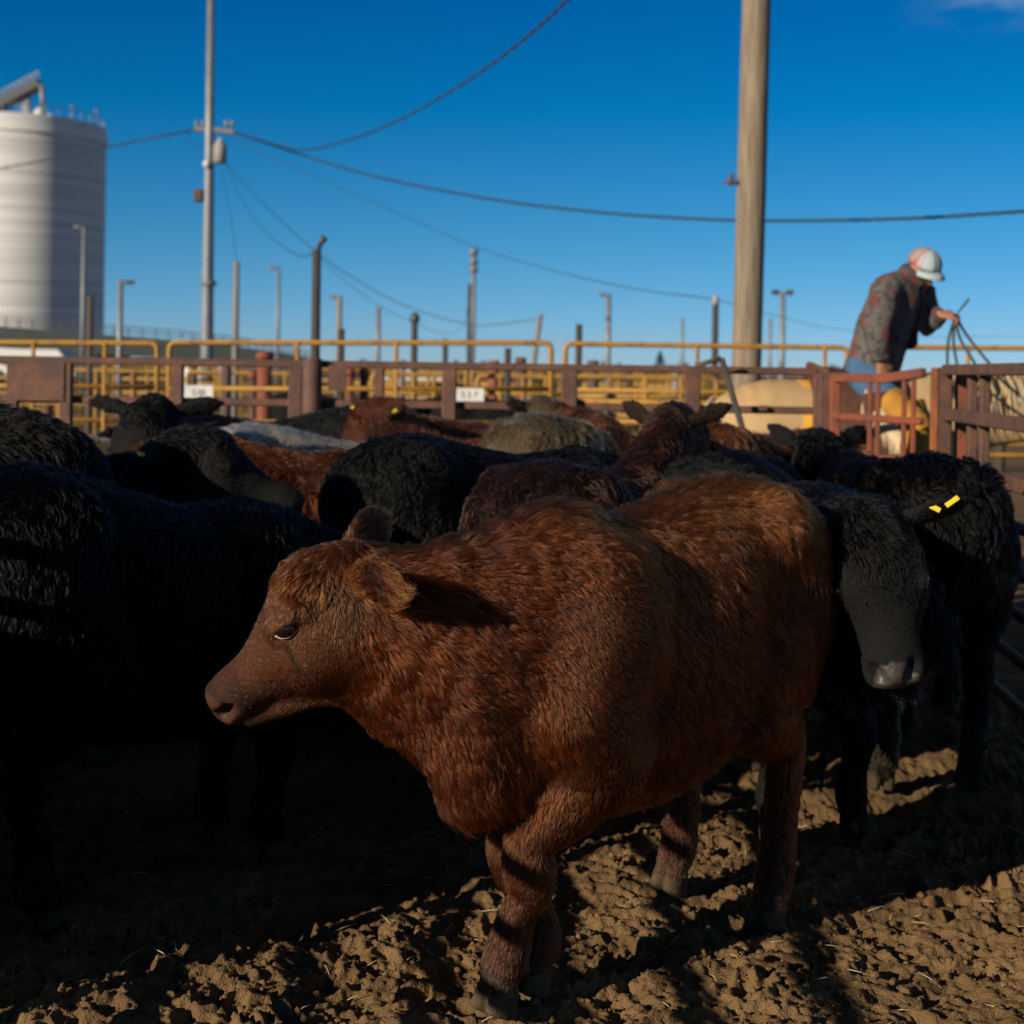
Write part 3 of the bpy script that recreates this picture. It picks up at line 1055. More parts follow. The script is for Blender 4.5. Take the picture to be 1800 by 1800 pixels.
calf('dark brown calf seen from behind, head raised between its two spread ears', (.28, 4.97, 0), deg(.40, .92),
     pose((.80, -.02, 1.28), (.8, 0, -.45), scale=1.0, headsize=1.08, earup=.75, earback=-.35, ear=.9, earwide=.85), DARKRED, vox=.012, N=110000, tint=muddy((.10, .045, .016), .5), fur=dict(r0=.0007, clump=.016), seed=14)
calf('glossy black calf with its arched back showing behind the shaggy red calf', (-.02, 5.78, 0), deg(.87, .50),
     pose((.85, 0, .95), (.6, 0, -.75), scale=1.03, shag=.8), BLACK, vox=.014, N=60000, fur=dict(r0=.0009, clump=.02), seed=15)
calf('pale dusty tan calf at the back of the pen in front of the rusty fence', (.22, 7.05, 0), deg(.2, .98),
     pose((.80, .25, 1.16), (.5, .5, -.75), scale=1.08), (.16, .11, .052), vox=.018, N=30000, tint=muddy((.12, .085, .045), .7), fur=dict(r0=.0012, clump=.03), seed=16)
calf('red calf at the back with yellow tags in both ears', (.02, 7.35, 0), deg(-.55, -.55),
     pose((.80, -.12, 1.14), (.45, -.1, -.88), scale=1.08, earup=.1), (.13, .030, .008), vox=.018, N=30000, fur=dict(r0=.0012, clump=.03), tags=((1, .12, 0), (-1, .12, 0)), seed=17)
calf('rusty red calf standing side on behind the black calves at the left', (-.88, 5.98, 0), deg(1, .08),
     pose((.80, .1, .9), (.6, .2, -.75), scale=1.01, shag=1.3), RED, vox=.014, N=60000, tint=muddy((.05, .014, .005), .5), fur=dict(r0=.0010, clump=.03, curl=1.0), seed=18)
calf('black calf with a white stripe along its back behind the rusty red one', (-.72, 6.55, 0), deg(1, 0),
     pose((.80, -.3, .95), (.6, -.3, -.75), scale=1.02, shag=1.4), BLACK, vox=.018, N=30000, tint=white_back, fur=dict(r0=.0013, clump=.035), seed=19)
calf('farthest black calf, standing side on close to the rusty fence', (-.80, 7.25, 0), deg(-1, 0),
     pose((.80, .2, .95), (.6, .2, -.75), scale=1.01), BLACK, vox=.02, N=20000, fur=dict(r0=.0014, clump=.03), seed=20)
calf('curly black calf with a round yellow ear tag, head in profile at the left', (-1.78, 5.30, 0), deg(.85, -.42),
     pose((.74, .03, 1.17), (.90, .42, -.34), scale=1.01, headsize=1.1, shag=1.4, tagface='s'), BLACK, vox=.012, N=90000, tint=muddy((.026, .020, .013), .5), fur=dict(r0=.0008, clump=.018, curl=1.0, lift=.5, wander=.8), tags=((-1, .15, 0),), seed=21)
calf('tall black calf at the left edge with a rounded rump', (-2.05, 4.66, 0), deg(-.97, .1),
     pose((.80, 0, 1.0), (.6, 0, -.75), scale=1.12, shag=1.2), BLACK, vox=.013, N=80000, tint=muddy((.035, .026, .016), .5), fur=dict(r0=.0008, clump=.018, curl=.7, wander=.75), seed=22)
calf('black calf with its head raised and ears out, third row at the left', (-1.50, 6.75, 0), deg(.05, -1),
     pose((.72, 0, 1.20), (.62, -.1, -.75), scale=1.05, headsize=1.1, earup=.0, earwide=.95, earhair=.02), BLACK, vox=.015, N=40000, tint=muddy((.03, .022, .014), .4), fur=dict(r0=.0010, clump=.02, curl=1.0), seed=23)
calf('cream calf half hidden behind the black calves at the left', (-2.16, 6.15, 0), deg(.9, .3),
     pose((.80, .1, 1.05), (.6, .1, -.75), scale=1.03), CREAM, vox=.018, N=24000, tint=muddy((.14, .10, .055), .7), fur=dict(r0=.0012, clump=.03), seed=24)
calf('black calf in the back row right of the raised black head', (-1.15, 7.3, 0), deg(-.8, .3),
     pose((.80, .1, 1.0), (.6, .1, -.75), scale=1.08), BLACK, vox=.02, N=18000, fur=dict(r0=.0014, clump=.03), seed=25)
calf('bright red calf side on in front of the tan horse', (1.10, 6.62, 0), deg(.70, .66),
     pose((.80, .3, .92), (.6, .3, -.75), scale=1.07, shag=1.3), (.15, .036, .008), vox=.016, N=40000, tint=muddy((.06, .018, .006), .5), fur=dict(r0=.0011, clump=.03, curl=1.0), seed=26)


# ------------------------------------------------------------------ fences
def thing(name, label, cat, loc=(0, 0, 0), group=None):
    return tag(empty(name, loc), label, cat, group)


def rect_rail(name, p, q, w, h, m, parent, bev=.006):
    return MB().beam(p, q, w, h, bev).build(name, m, parent)


BY = 8.0


def back_fence():
    t = thing('pipe_fence', 'rusty brown steel fence closing the back of the cattle pen', 'fence', (0, BY, 0))
    a, b = P(-60, 636, BY), P(1437, 655, BY)
    x0, x1 = a[0], b[0]
    for z in (1.415, 1.205, 1.0, .80, .60, .40, .20):
        o = rect_rail('rail', (x0, 0, z), (x1, 0, z), .045, .040, M['rust'], t)
    for px, w in ((28, .06), (121, .065), (315, .065), (522, .075), (668, .05), (790, .075), (1000, .085), (1215, .085), (1437, .06)):
        x = P(px, 700, BY)[0]
        MB().beam((x, -.045, 0), (x, -.045, 1.40), .05, w, .006, up=(1, 0, 0)).build('post', M['rust'], t)
    # heavy round gate post
    x = P(551, 700, BY)[0]
    MB().tube([(x, -.06, 0), (x, -.06, 1.43), (x, -.06, 1.445)], [.053, .053, .046], 20).build('gate_post', M['rust'], t, True)
    # plate welded between two posts, and a smaller one beside the gate post
    xa, xb = P(36, 660, BY)[0], P(121, 660, BY)[0]
    MB().box(((xa + xb) / 2, -.075, 1.30), (xb - xa, .006, .205), bev=.002).build('plate', M['rust'], t)
    xa, xb = P(580, 660, BY)[0], P(612, 660, BY)[0]
    MB().box(((xa + xb) / 2, -.075, 1.345), (xb - xa, .006, .13), bev=.002).build('plate', M['rust'], t)
    xg = P(1340, 700, BY)[0]
    MB().box((xg, -.04, 1.215), (.05, .04, .03), bev=.006).build('latch', M['rust'], t)
    return t


back_fence()


def pipe_panel(label, pxa, pxb, ytop, Y, rails, m, ups=(), r=.026, group='yellow pipe panels', skew=0.0, name='yellow_pipe_panel'):
    A, B = P(pxa, ytop, Y), P(pxb, ytop + (pxb - pxa) * ROLL + skew, Y)
    t = thing(name, label, 'fence panel', (A[0], Y, 0), group)
    L = B[0] - A[0]
    zt, zb = A[2], B[2]
    mb = MB()
    rr = .05
    pts = [(0, 0, .12), (0, 0, zt - rr)] + [(rr * (1 - math.cos(a)), 0, zt - rr + rr * math.sin(a)) for a in (.5, 1.0, 1.57)]
    pts += [(L - rr * (1 - math.cos(a)), 0, zb - rr + rr * math.sin(a)) for a in (1.57, 1.0, .5)] + [(L, 0, zb - rr), (L, 0, .12)]
    mb.tube(pts, r, 10)
    mb.build('frame', m, t, True)
    for k in rails:
        MB().tube([(0, 0, zt - k), (L, 0, zb - k)], r * .9, 10).build('rail', m, t, True)
    for u in ups:
        x = P(u, 640, Y)[0] - A[0]
        MB().tube([(x, -.02, .1), (x, -.02, zt - (zt - zb) * x / L)], r * .75, 8).build('upright', m, t, True)
    return t


YY = 12.0
pipe_panel('yellow pipe panel at the far left under the overpass', -140, 277, 601, YY, (.35, .62, .88, 1.14), M['yellow'], (60, 185), r=.022, skew=-4)
pipe_panel('long yellow pipe panel from the tall steel pole to the middle gap', 298, 969, 602, YY, (.37, .64, .92, 1.2), M['yellow'], (523, 697), r=.022, skew=-9)
pipe_panel('yellow pipe panel running behind the big wooden pole', 994, 1490, 604, YY, (.37, .46, .62, .80, .95), M['yellow'], (1225, 1449), r=.021)
pipe_panel('yellow pipe panel behind the rider at the right edge', 1566, 1960, 610, YY, (.37, .62, .86, 1.1), M['yellow'], (1700,), r=.021, skew=-2)

far_panels = ((-120, 190, 24.0), (200, 380, 27.0), (620, 820, 22.0), (830, 985, 24.0), (1005, 1130, 20.0), (1120, 1290, 26.0), (560, 690, 34.0), (1000, 1240, 36.0), (1650, 1900, 22.0), (730, 960, 40.0))
far_where = ('under the overpass at the left edge', 'between the two left poles, past the near yellow rails', 'left of the white sign in the middle', 'right of the white sign in the middle',
             'just past the gap in the near yellow panels', 'behind the brown post left of the wooden pole', 'in a far row beyond the round gate post', 'in a far row left of the wooden pole',
             'beyond the reins at the right edge', 'in the farthest row, in the middle of the yard')
for (a, b, Y), w in zip(far_panels, far_where):
    yt = 664 - 14 * 24.0 / Y
    pipe_panel('faded yellow pipe panel ' + w, a, b, yt + (a - 900) * ROLL, Y, (.25, .5, .75, 1.0), M['yellow_far'], ((a * 2 + b) / 3, (a + 2 * b) / 3), r=.035, group='faded yellow panels of the far pens')


def side_fence():
    """runs from the corner post towards the camera along the right hand side of the pen"""
    t = thing('side_pipe_fence', 'rusty pipe fence running along the right side of the pen towards the camera', 'fence', (0, 0, 0))
    A, B = np.array([2.02, 6.95, 0]), np.array([1.62, 2.6, 0])
    for k, z in enumerate((1.43, 1.225, 1.0, .84, .67, .52, .355, .18)):
        p, q = A + (0, 0, z), B + (0, 0, z)
        if k < 3:
            rect_rail('rail', p, q, .045, .048 if k == 0 else .055, M['rust'], t)
        else:
            MB().tube([p, (p + q) / 2, q], .022, 10).build('rail', M['rust'], t, True)
    for f in (.10, .155, .42, .75):
        p = A * (1 - f) + B * f
        MB().beam(p + (.03, 0, 0), p + (.03, 0, 1.44), .04, .04, .005).build('upright', M['rust'], t)
    return t


side_fence()


def corner_gate():
    t = thing('corner_post', 'square rusty corner post with orange rust down its left edge', 'post', (2.02, 7.02, 0))
    MB().beam((0, 0, 0), (0, 0, 1.44), .085, .085, .008, up=(1, 0, 0)).build('upright', M['rust'], t)
    MB().box((-.046, -.0445, .72), (.032, .006, 1.44), bev=.001).build('rust_edge', M['rust_orange'], t)  # orange strip stands in for sunlight on the post's left face
    MB().beam((.10, .02, .0), (.10, .02, 1.44), .05, .05, .006, up=(1, 0, 0)).build('latch_channel', M['rust_red'], t)
    g = thing('rust_red_gate', 'small rust red gate with thin vertical bars in front of the rider', 'gate', (0, 0, 0))
    a, b = P(1468, 662, 7.75), P(1622, 650, 7.05)
    a[2] = b[2] = 0
    d = b - a

    def at(f, z):
        return a + d * f + np.array([0, 0, z])
    top = MB()
    pts = [at(f, 1.385 + .03 * max(0, f - .6) / .4) for f in np.linspace(0, 1, 8)]
    for p, q in zip(pts[:-1], pts[1:]):
        top.beam(p, q + (q - p) * .06, .04, .045, .004)
    top.build('top_rail', M['rust_red'], g)
    for z in (1.185, .99, .78, .5, .22):
        rect_rail('rail', at(0, z), at(1, z), .036, .036, M['rust_red'], g)
    MB().beam(at(.0, .05), at(.0, 1.40), .05, .05, .005, up=(1, 0, 0)).build('stile', M['rust_red'], g)
    for f in (.42, .51, .80, .90):  # pairs: a bar, and a second one standing for its shadow
        MB().beam(at(f, .1) + (0, -.012, 0), at(f, 1.385) + (0, -.012, 0), .022, .022, .003, up=(1, 0, 0)).build('bar', M['rust_red'], g)
    h = thing('gate_hinge_post', 'wide rusty post at the hinge side of the rust red gate', 'post', P(1452, 700, 7.85) * (1, 1, 0))
    MB().beam((0, 0, 0), (0, 0, 1.41), .095, .09, .008, up=(1, 0, 0)).build('upright', M['rust'], h)


corner_gate()


def near_fence():
    """the pen side on the photographer's left; its rails stripe the dirt and the calf's legs with shade"""
    X = -1.32
    t = thing('near_pipe_fence', 'rusty pipe fence on the left side of the pen, nearest the camera', 'fence', (X, 0, 0))
    for z in (.25, .385, .52, .655, .80, .95):
        MB().tube([(0, -2.2, z), (0, .5, z), (0, 3.0, z)], .021, 10).build('rail', M['rust'], t, True)
    for y in (-2.2, -.6, 1.0, 2.98):
        MB().tube([(0, y, 0), (0, y, 1.0)], .03, 12).build('post', M['rust'], t, True)
    g = thing('sheeted_gate', 'low gate with steel sheeting at the left edge beside the black calf', 'gate', (X - .02, 3.06, 0))
    g.rotation_euler = (0, 0, math.radians(62))
    MB().box((0, 1.05, .49), (.012, 2.06, .90), bev=.003).build('sheet', M['rust'], g)  # gate lies out of view, sheet added to keep sun off the ground
    for z in (1.0, 1.14):
        MB().tube([(0, 0, z), (0, 2.1, z)], .022, 10).build('rail', M['rust'], g, True)
    for y in (0, 2.1):
        MB().tube([(0, y, .02), (0, y, 1.16)], .026, 12).build('stile', M['rust'], g, True)


near_fence()


# ------------------------------------------------------------------ poles, lamps, wires
def steel_pole():
    Y = 33.0
    base = P(364, 640, Y)
    top = P(371.5, -60, Y)
    t = thing('utility_pole', 'tall grey steel utility pole with a transformer and crossarm', 'utility pole', (base[0], Y, 0))
    o = base.copy()
    o[2] = 0

    def at(px, py):
        return P(px, py, Y) - o
    d = (at(371.5, -60) - at(364, 640))
    foot = at(364, 640) - d * (at(364, 640)[2] / d[2])
    MB().tube([foot, at(364, 600), at(368, 290), at(371.5, -60)], [.145, .14, .105, .075], 18).build('shaft', M['grey_steel'], t, True)
    MB().beam(at(342, 226), at(412, 232), .10, .10, .01).build('crossarm', M['grey_wood'], t)
    for px in (346, 357, 398, 408):
        MB().tube([at(px, 228) + (0, 0, .04), at(px, 228) + (0, 0, .2)], [.035, .045], 10).build('insulator', M['grey_steel'], t, True)
    c = at(388, 270)
    MB().tube([c + (0, -.06, -.22), c + (0, -.06, -.2), c + (0, -.06, .16), c + (0, -.06, .24), c + (0, -.06, .34)], [.10, .15, .14, .09, .04], 16).build('transformer', M['concrete'], t, True)
    MB().beam(at(371, 262), at(384, 258), .05, .05).build('bracket', M['grey_steel'], t)
    MB().ball(at(366, 290) + (0, -.14, 0), .085).build('globe', M['lamp_white'], t, True)
    b = at(350, 344)
    MB().box(b, (.22, .22, .28), bev=.03).build('junction_box', M['post_brown'], t)
    MB().tube([at(367, 502), at(367, 494)], .17, 14).build('collar', M['grey_steel'], t, True)
    return t


steel_pole()


def big_pole():
    Y = 15.0
    b0 = P(1312, 700, Y)
    t = thing('wooden_pole', 'thick weathered wooden pole standing in front of the blue sky', 'utility pole', (b0[0], Y, 0))
    o = np.array([b0[0], 0, 0])

    def at(px, py):
        return P(px, py, Y) - o - (0, Y, 0)
    d = at(1331, -40) - at(1312, 650)
    foot = at(1312, 650) - d * (at(1312, 650)[2] / d[2])
    n = 40
    mb = MB()
    pts = [foot + (at(1331, -40) - foot) * f for f in np.linspace(0, 1, n)]
    rad = np.linspace(.149, .143, n) * (1 + .006 * np.sin(np.arange(n) * 1.7))
    mb.tube(pts, rad, 28)
    mb.build('shaft', M['wood_pole'], t, True)
    k = at(1293, 322)
    MB().tube([k + (-.12, -.05, 0), k + (.06, -.05, 0)], .02, 10).tube([k + (-.055, -.05, -.03), k + (-.045, -.05, .09)], .022, 10).build('step_bolt', M['rust'], t, True)
    return t


big_pole()


def lamp_pole(label, px, ytop, Y, r, m, lamp=None, pxb=None, group='poles standing in the stockyard', name='lamp_pole'):
    pxb = pxb if pxb is not None else px + (ytop - 640) * ROLL
    b = P(pxb, 640, Y)
    t = thing(name, label, 'pole', (b[0], Y, 0), group)
    o = np.array([b[0], Y, 0])
    top = P(px, ytop, Y) - o
    bb = b - o
    foot = bb + (bb - top) * (bb[2] / max(top[2] - bb[2], .2))
    foot[2] = 0
    MB().tube([foot, foot * .5 + top * .5, top], [r * 1.1, r, r * .9], 12).build('shaft', m, t, True)
    s = Y / FPX
    if lamp == 'right':
        MB().tube([top + (0, 0, -.1), top + (12 * s, 0, -.02)], r * .5, 8).build('arm', m, t, True)
        MB().box(top + (17 * s, 0, -.04), (15 * s, 9 * s, 7 * s), bev=.03).build('lamp_head', M['lamp_dark'], t)
    elif lamp == 'left':
        MB().tube([top + (0, 0, -.1), top + (-9 * s, 0, 0)], r * .5, 8).build('arm', m, t, True)
        MB().box(top + (-12 * s, 0, -.02), (13 * s, 8 * s, 6 * s), bev=.03).build('lamp_head', M['grey_steel'], t)
    elif lamp == 'twin':
        MB().beam(top + (-12 * s, 0, -.02), top + (12 * s, 0, -.02), r, r).build('arm', m, t)
        for q in (-13, 12):
            MB().box(top + (q * s, 0, 0), (14 * s, 8 * s, 9 * s), bev=.03).build('lamp_head', M['lamp_dark'], t)
    elif lamp == 'tilt':
        MB().tube([top, top + (5 * s, 0, 8 * s)], r * .6, 8).build('arm', M['lamp_dark'], t, True)
        MB().tube([top + (4 * s, 0, 6 * s), top + (9 * s, 0, 17 * s), top + (14 * s, 0, 24 * s)], [3 * s, 6 * s, 7 * s], 12).build('lamp_head', M['lamp_dark'], t, True)
    elif lamp == 'knob':
        MB().ball(top + (0, 0, 2 * s), (9 * s, 8 * s, 11 * s)).build('lamp_head', M['lamp_dark'], t, True)
    elif lamp == 'insulators':
        for q in (3, 20, 34):
            MB().tube([top + (0, 0, -q * s), top + (0, 0, -(q + 9) * s)], [r * 1.9, r * 1.6], 10).build('insulator', M['grey_steel'], t, True)
    return t


for a in (
    ('dark wooden post with a tilted floodlight on top', 557, 440, 13.0, .042, M['post_dark'], 'tilt'),
    ('pale slim lamp pole with one dark lamp arm right of the silo', 212, 492, 26.0, .055, M['grey_steel'], 'right'),
    ('slim lamp pole standing in front of the silo, lamp arm to the left', 148, 398, 40.0, .055, M['grey_steel'], 'left'),
    ('short brown post at the foot of the silo', 159, 520, 16.0, .036, M['post_brown'], None),
    ('bare grey wooden post right of the tall steel pole', 416, 460, 22.0, .048, M['grey_wood'], None),
    ('faint thin lamp pole left of the tilted floodlight', 490, 470, 75.0, .10, M['grey_steel'], 'left'),
    ('lamp pole just right of the tilted floodlight', 597, 520, 30.0, .06, M['grey_wood'], 'left'),
    ('thick dark post just right of the tilted floodlight', 600, 578, 14.0, .036, M['post_dark'], None),
    ('faint blue grey pole behind the wires', 665, 540, 60.0, .11, M['grey_steel'], None),
    ('dark post topped with a round dark lamp', 729, 562, 20.0, .048, M['post_dark'], 'knob'),
    ('short dark post right of the round dark lamp', 783, 596, 17.0, .034, M['post_dark'], None),
    ('short dark post in the middle of the long yellow panel', 893, 612, 15.0, .036, M['post_dark'], None),
    ('pale pole with stacked insulators', 833, 436, 45.0, .075, M['grey_steel'], 'insulators'),
    ('dark pole beside the pale one with insulators', 826, 500, 40.0, .06, M['post_dark'], None),
    ('leaning grey wooden post left of the gap in the yellow panels', 950, 552, 26.0, .05, M['grey_wood'], None, 938),
    ('dark square topped post in the gap of the yellow panels', 1018, 570, 16.0, .038, M['post_dark'], None),
    ('white lamp pole with a dark lamp at its top left', 1070, 516, 36.0, .07, M['grey_steel'], 'left'),
    ('dark post with a pale cap left of the big wooden pole', 1258, 530, 18.0, .042, M['post_dark'], None),
    ('pale pole with twin lamp heads right of the big wooden pole', 1376, 514, 34.0, .07, M['grey_steel'], 'twin'),
    ('faint thin mast left of the dark post with the pale cap', 1200, 560, 90.0, .10, M['grey_steel'], None),
    ('faint thin mast between the wooden pole and the twin lamp', 1354, 560, 90.0, .11, M['grey_steel'], None),
):
    lamp_pole(*a)
o_ = [o for o in bpy.data.objects if o.get('label', '').startswith('dark post with a pale cap')][0]
MB().tube([P(1258, 536, 18) - np.array(o_.location), P(1258, 520, 18) - np.array(o_.location)], [.045, .035], 12).build('cap', M['concrete'], o_, True)


def wire(label, pts, r=.012, sub=10, strands=1):
    r *= .46
    A = np.array([P(*p) for p in pts])
    B = catmull(A, sub)
    mb = MB()
    if strands == 1:
        mb.tube(B, r, 6)
    else:
        n = len(B) * 6
        t = np.linspace(0, len(B) - 1, n)
        D = np.stack([np.interp(t, np.arange(len(B)), B[:, i]) for i in range(3)], 1)
        for k in range(strands):
            ph = t * 1.9 + k * 2 * math.pi / strands
            mb.tube(D + np.stack([0 * t, np.cos(ph), np.sin(ph)], 1) * r * 1.3, r, 6)
    o = mb.build('power_cable', M['cable'], None, True)
    tag(o, label, 'cable', 'cables strung across the sky')
    return o


wire('cable from the top edge sagging down past the middle to the steel pole', [(1010, -12, 14), (930, 62, 17), (822, 142, 21), (700, 212, 25), (600, 250, 28), (520, 262, 30), (410, 232, 33)], .022, strands=2)
wire('thick twisted cable sagging from the steel pole past the wooden pole to the right edge', [(408, 232, 33), (500, 262, 31), (650, 308, 28), (850, 348, 25), (1050, 373, 22.5), (1250, 386, 20.5), (1400, 388, 19), (1600, 384, 17.5), (1810, 371, 16)], .020, strands=3)
wire('cable running from the steel pole down to the dark post by the wooden pole', [(398, 236, 33), (520, 296, 32), (680, 366, 30), (830, 432, 28), (960, 472, 25), (1100, 505, 22), (1256, 526, 18)], .016)
wire('cable looping from the steel pole down to the tilted floodlight post', [(392, 282, 33), (420, 340, 30), (455, 395, 26), (495, 432, 21), (530, 450, 16), (556, 442, 13)], .013)
wire('cable running from the steel pole past the tilted floodlight to the low poles', [(395, 285, 33), (470, 365, 33), (560, 446, 34), (640, 500, 35), (720, 540, 36), (830, 571, 38), (945, 562, 30)], .020)
wire('cable dropping from the steel pole to the bare grey post', [(386, 284, 33), (398, 340, 30), (410, 410, 26), (416, 462, 22)], .011)
wire('cable running left from the steel pole across the silo', [(345, 228, 33), (270, 242, 33), (190, 259, 34), (100, 278, 35), (-20, 300, 36)], .026, strands=2)
wire('short jumper looping under the crossarm of the steel pole', [(330, 226, 33), (334, 246, 33), (348, 258, 33), (366, 262, 33)], .014)
wire('faint low cable from the dark post towards the middle poles', [(560, 450, 40), (620, 505, 42), (700, 555, 45), (800, 585, 46), (833, 500, 45)], .014)
wire('faint low cable crossing right of the big wooden pole', [(1258, 526, 18), (1376, 558, 24), (1450, 575, 28), (1600, 592, 32), (1820, 590, 36)], .010)


# ------------------------------------------------------------------ silo, overpass, far yard
def silo():
    Y, R = 170.0, 9.85
    c = P(24, 640, Y)
    H = 28.3
    t = thing('grain_silo', 'round white concrete grain silo with a conveyor on its roof', 'silo', (c[0], Y, 0))
    m = bpy.data.materials.new('banded_silo_concrete')
    m.use_nodes = True
    nt = m.node_tree
    b = nt.nodes['Principled BSDF']
    b.inputs['Roughness'].default_value = .85
    tc = nt.nodes.new('ShaderNodeTexCoord')
    mp_ = nt.nodes.new('ShaderNodeMapping')
    mp_.inputs['Scale'].default_value = (.03, .03, 1.7)
    nz = nt.nodes.new('ShaderNodeTexNoise')
    nz.inputs['Scale'].default_value = 1.0
    nz.inputs['Detail'].default_value = 5
    nt.links.new(tc.outputs['Object'], mp_.inputs[0])
    nt.links.new(mp_.outputs[0], nz.inputs[0])
    rp = nt.nodes.new('ShaderNodeValToRGB')
    rp.color_ramp.elements[0].position, rp.color_ramp.elements[0].color = .32, (.52, .51, .48, 1)
    rp.color_ramp.elements[1].position, rp.color_ramp.elements[1].color = .62, (.72, .71, .68, 1)
    nt.links.new(nz.outputs[0], rp.inputs[0])
    nt.links.new(rp.outputs[0], b.inputs['Base Color'])
    mb = MB()
    zs = [0, H - 3.0, H - 2.9, H - 1.15, H - 1.1, H - .55, H - .5, H]
    rs = [R, R, R + .10, R + .10, R + .12, R + .12, R - .05, R - .05]
    mb.tube([(0, 0, 0), (0, 0, H)], R, 64, caps=False)
    mb.add([(math.cos(a) * R, math.sin(a) * R, H - .02) for a in np.linspace(0, math.tau, 65)[:-1]], [tuple(range(64))])
    mb.build('tank', m, t, True)
    M['silo_band'] = mat('white_silo_band', (.72, .71, .68), .8)
    mb = MB()
    mb.tube([(0, 0, H - 1.9), (0, 0, H - .9)], R + .16, 64, caps=False)
    mb.build('white_band', M['silo_band'], t, True)
    mb = MB()
    for k in range(40):
        a = k * math.tau / 40
        p = np.array([math.cos(a) * (R - .3), math.sin(a) * (R - .3), H])
        mb.beam(p, p + (0, 0, 1.0), .07, .07, 0)
    ring = [(math.cos(a) * (R - .3), math.sin(a) * (R - .3), H + 1.0) for a in np.linspace(0, math.tau, 41)]
    mb.tube(ring, .05, 6)
    mb.build('railing', M['grey_steel'], t)

    def at(px, py):
        return P(px, py, Y) - np.array([c[0], Y, 0])
    # conveyor gallery rising to the right on a trestle
    a, b2 = at(-70, 222), at(72, 147)
    a[1] = b2[1] = 0
    MB().beam(a, b2, 2.2, .9, .03).build('conveyor_gallery', M['lamp_dark'], t)
    mb = MB()
    n = 14
    up = np.array([0, 0, 1.25])
    for k in range(n + 1):
        p = a + (b2 - a) * k / n
        mb.beam(p + (0, -1.0, .4), p + up + (0, -1.0, 0), .08, .08, 0)
        if k < n:
            q = a + (b2 - a) * (k + 1) / n
            mb.beam(p + (0, -1.0, .4), q + up + (0, -1.0, 0), .07, .07, 0)
    mb.beam(a + up + (0, -1.0, 0), b2 + up + (0, -1.0, 0), .1, .1, 0)
    mb.build('gallery_truss', M['concrete'], t)
    for px in (46, 6):
        p = at(px, 205)
        p[1] = 0
        q = at(px, 168 if px > 20 else 188)
        q[1] = 0
        MB().beam(p * (1, 1, 0) + (0, 0, H - .3), q, .9, .9, .03).build('trestle_leg', M['grey_steel'], t)
    p = at(74, 200)
    MB().tube([(p[0], -1, H), (p[0], -1, H + 1.1), (p[0], -1, H + 2.0)], [.75, .75, .2], 16).build('discharge_hood', M['lamp_white'], t, True)
    MB().tube([(p[0] + .5, -1, H + 1.6), at(78, 152) * (1, 0, 1) + (0, -1, 0)], .28, 12).build('spout', M['grey_steel'], t, True)
    for px, h in ((136, 1.9), (178, 1.5), (85, 2.8)):
        x = at(px, 200)[0]
        MB().tube([(x, -2, H), (x, -2, H + h)], .06, 6).ball((x, -2, H + h), .22, 8, 6).build('vent_pipe', M['grey_steel'], t, True)
    MB().ball((at(107, 200)[0], -4, H + .1), (.5, .5, .7)).build('roof_vent', M['lamp_white'], t, True)


silo()


def overpass():
    Y = 120.0
    t = thing('overpass', 'dark green highway overpass sloping down past the foot of the silo', 'bridge', (0, Y, 0))

    def at(px, py):
        p = P(px, py, Y)
        p[1] = 0
        return p
    top = [at(-150, 561), at(0, 573), at(180, 588), at(360, 602), at(480, 618), at(560, 634)]
    dep = [1.75, 1.7, 1.6, 1.45, 1.2, .6]
    v, f = [], []
    for p, d in zip(top, dep):
        for y in (-4.5, 4.5):
            v += [p + (0, y, 0), p + (0, y, -d)]
    for i in range(len(top) - 1):
        k = i * 4
        f += [(k, k + 4, k + 5, k + 1), (k + 2, k + 3, k + 7, k + 6), (k, k + 2, k + 6, k + 4), (k + 1, k + 5, k + 7, k + 3)]
    f += [(0, 1, 3, 2), (20, 22, 23, 21)]
    mesh_obj('girder', v, f, M['green_girder'], t, False)
    mb = MB()
    P0 = catmull(np.array(top), 8)
    for p in P0:
        mb.beam(p + (0, -4.4, 0), p + (0, -4.4, .72), .08, .1, 0)
    for z in (.35, .7):
        mb.tube(P0 + (0, -4.4, z), .05, 6)
    mb.build('guard_rail', M['lamp_dark'], t)
    for px in (-60, 200, 330):
        p = at(px, 600)
        MB().box((p[0], 0, .9), (1.2, 6, 1.8 + .6), bev=.05).build('pier', M['green_girder'], t)


overpass()


def trailer():
    Y = 100.0
    a, b = P(-60, 612, Y), P(132, 640, Y)
    t = thing('stock_trailer', 'long white trailer parked under the overpass at the left edge', 'trailer', (a[0], Y, 0))
    L, h = b[0] - a[0], a[2]
    v = [(0, y, z) for y in (0, 2.5) for z in (.6, h)] + [(L - 1.2, y, h) for y in (0, 2.5)] + [(L, y, .9) for y in (0, 2.5)] + [(L, y, .6) for y in (0, 2.5)]
    f = [(0, 8, 6, 4, 1), (2, 3, 5, 7, 9), (1, 4, 5, 3), (4, 6, 7, 5), (6, 8, 9, 7), (0, 2, 9, 8), (0, 1, 3, 2)]
    mesh_obj('box_body', v, f, M['white'], t, False)
    for q in (.38, .62, .8):
        MB().box((L * q, -.02, h * .62), (.5, .05, .5), bev=.02).build('vent_slot', M['lamp_dark'], t)
    for q in (.2, .3, .75):
        MB().tube([(L * q, -.05, .45), (L * q, .3, .45)], .45, 18).build('wheel', M['lamp_dark'], t, True)


trailer()


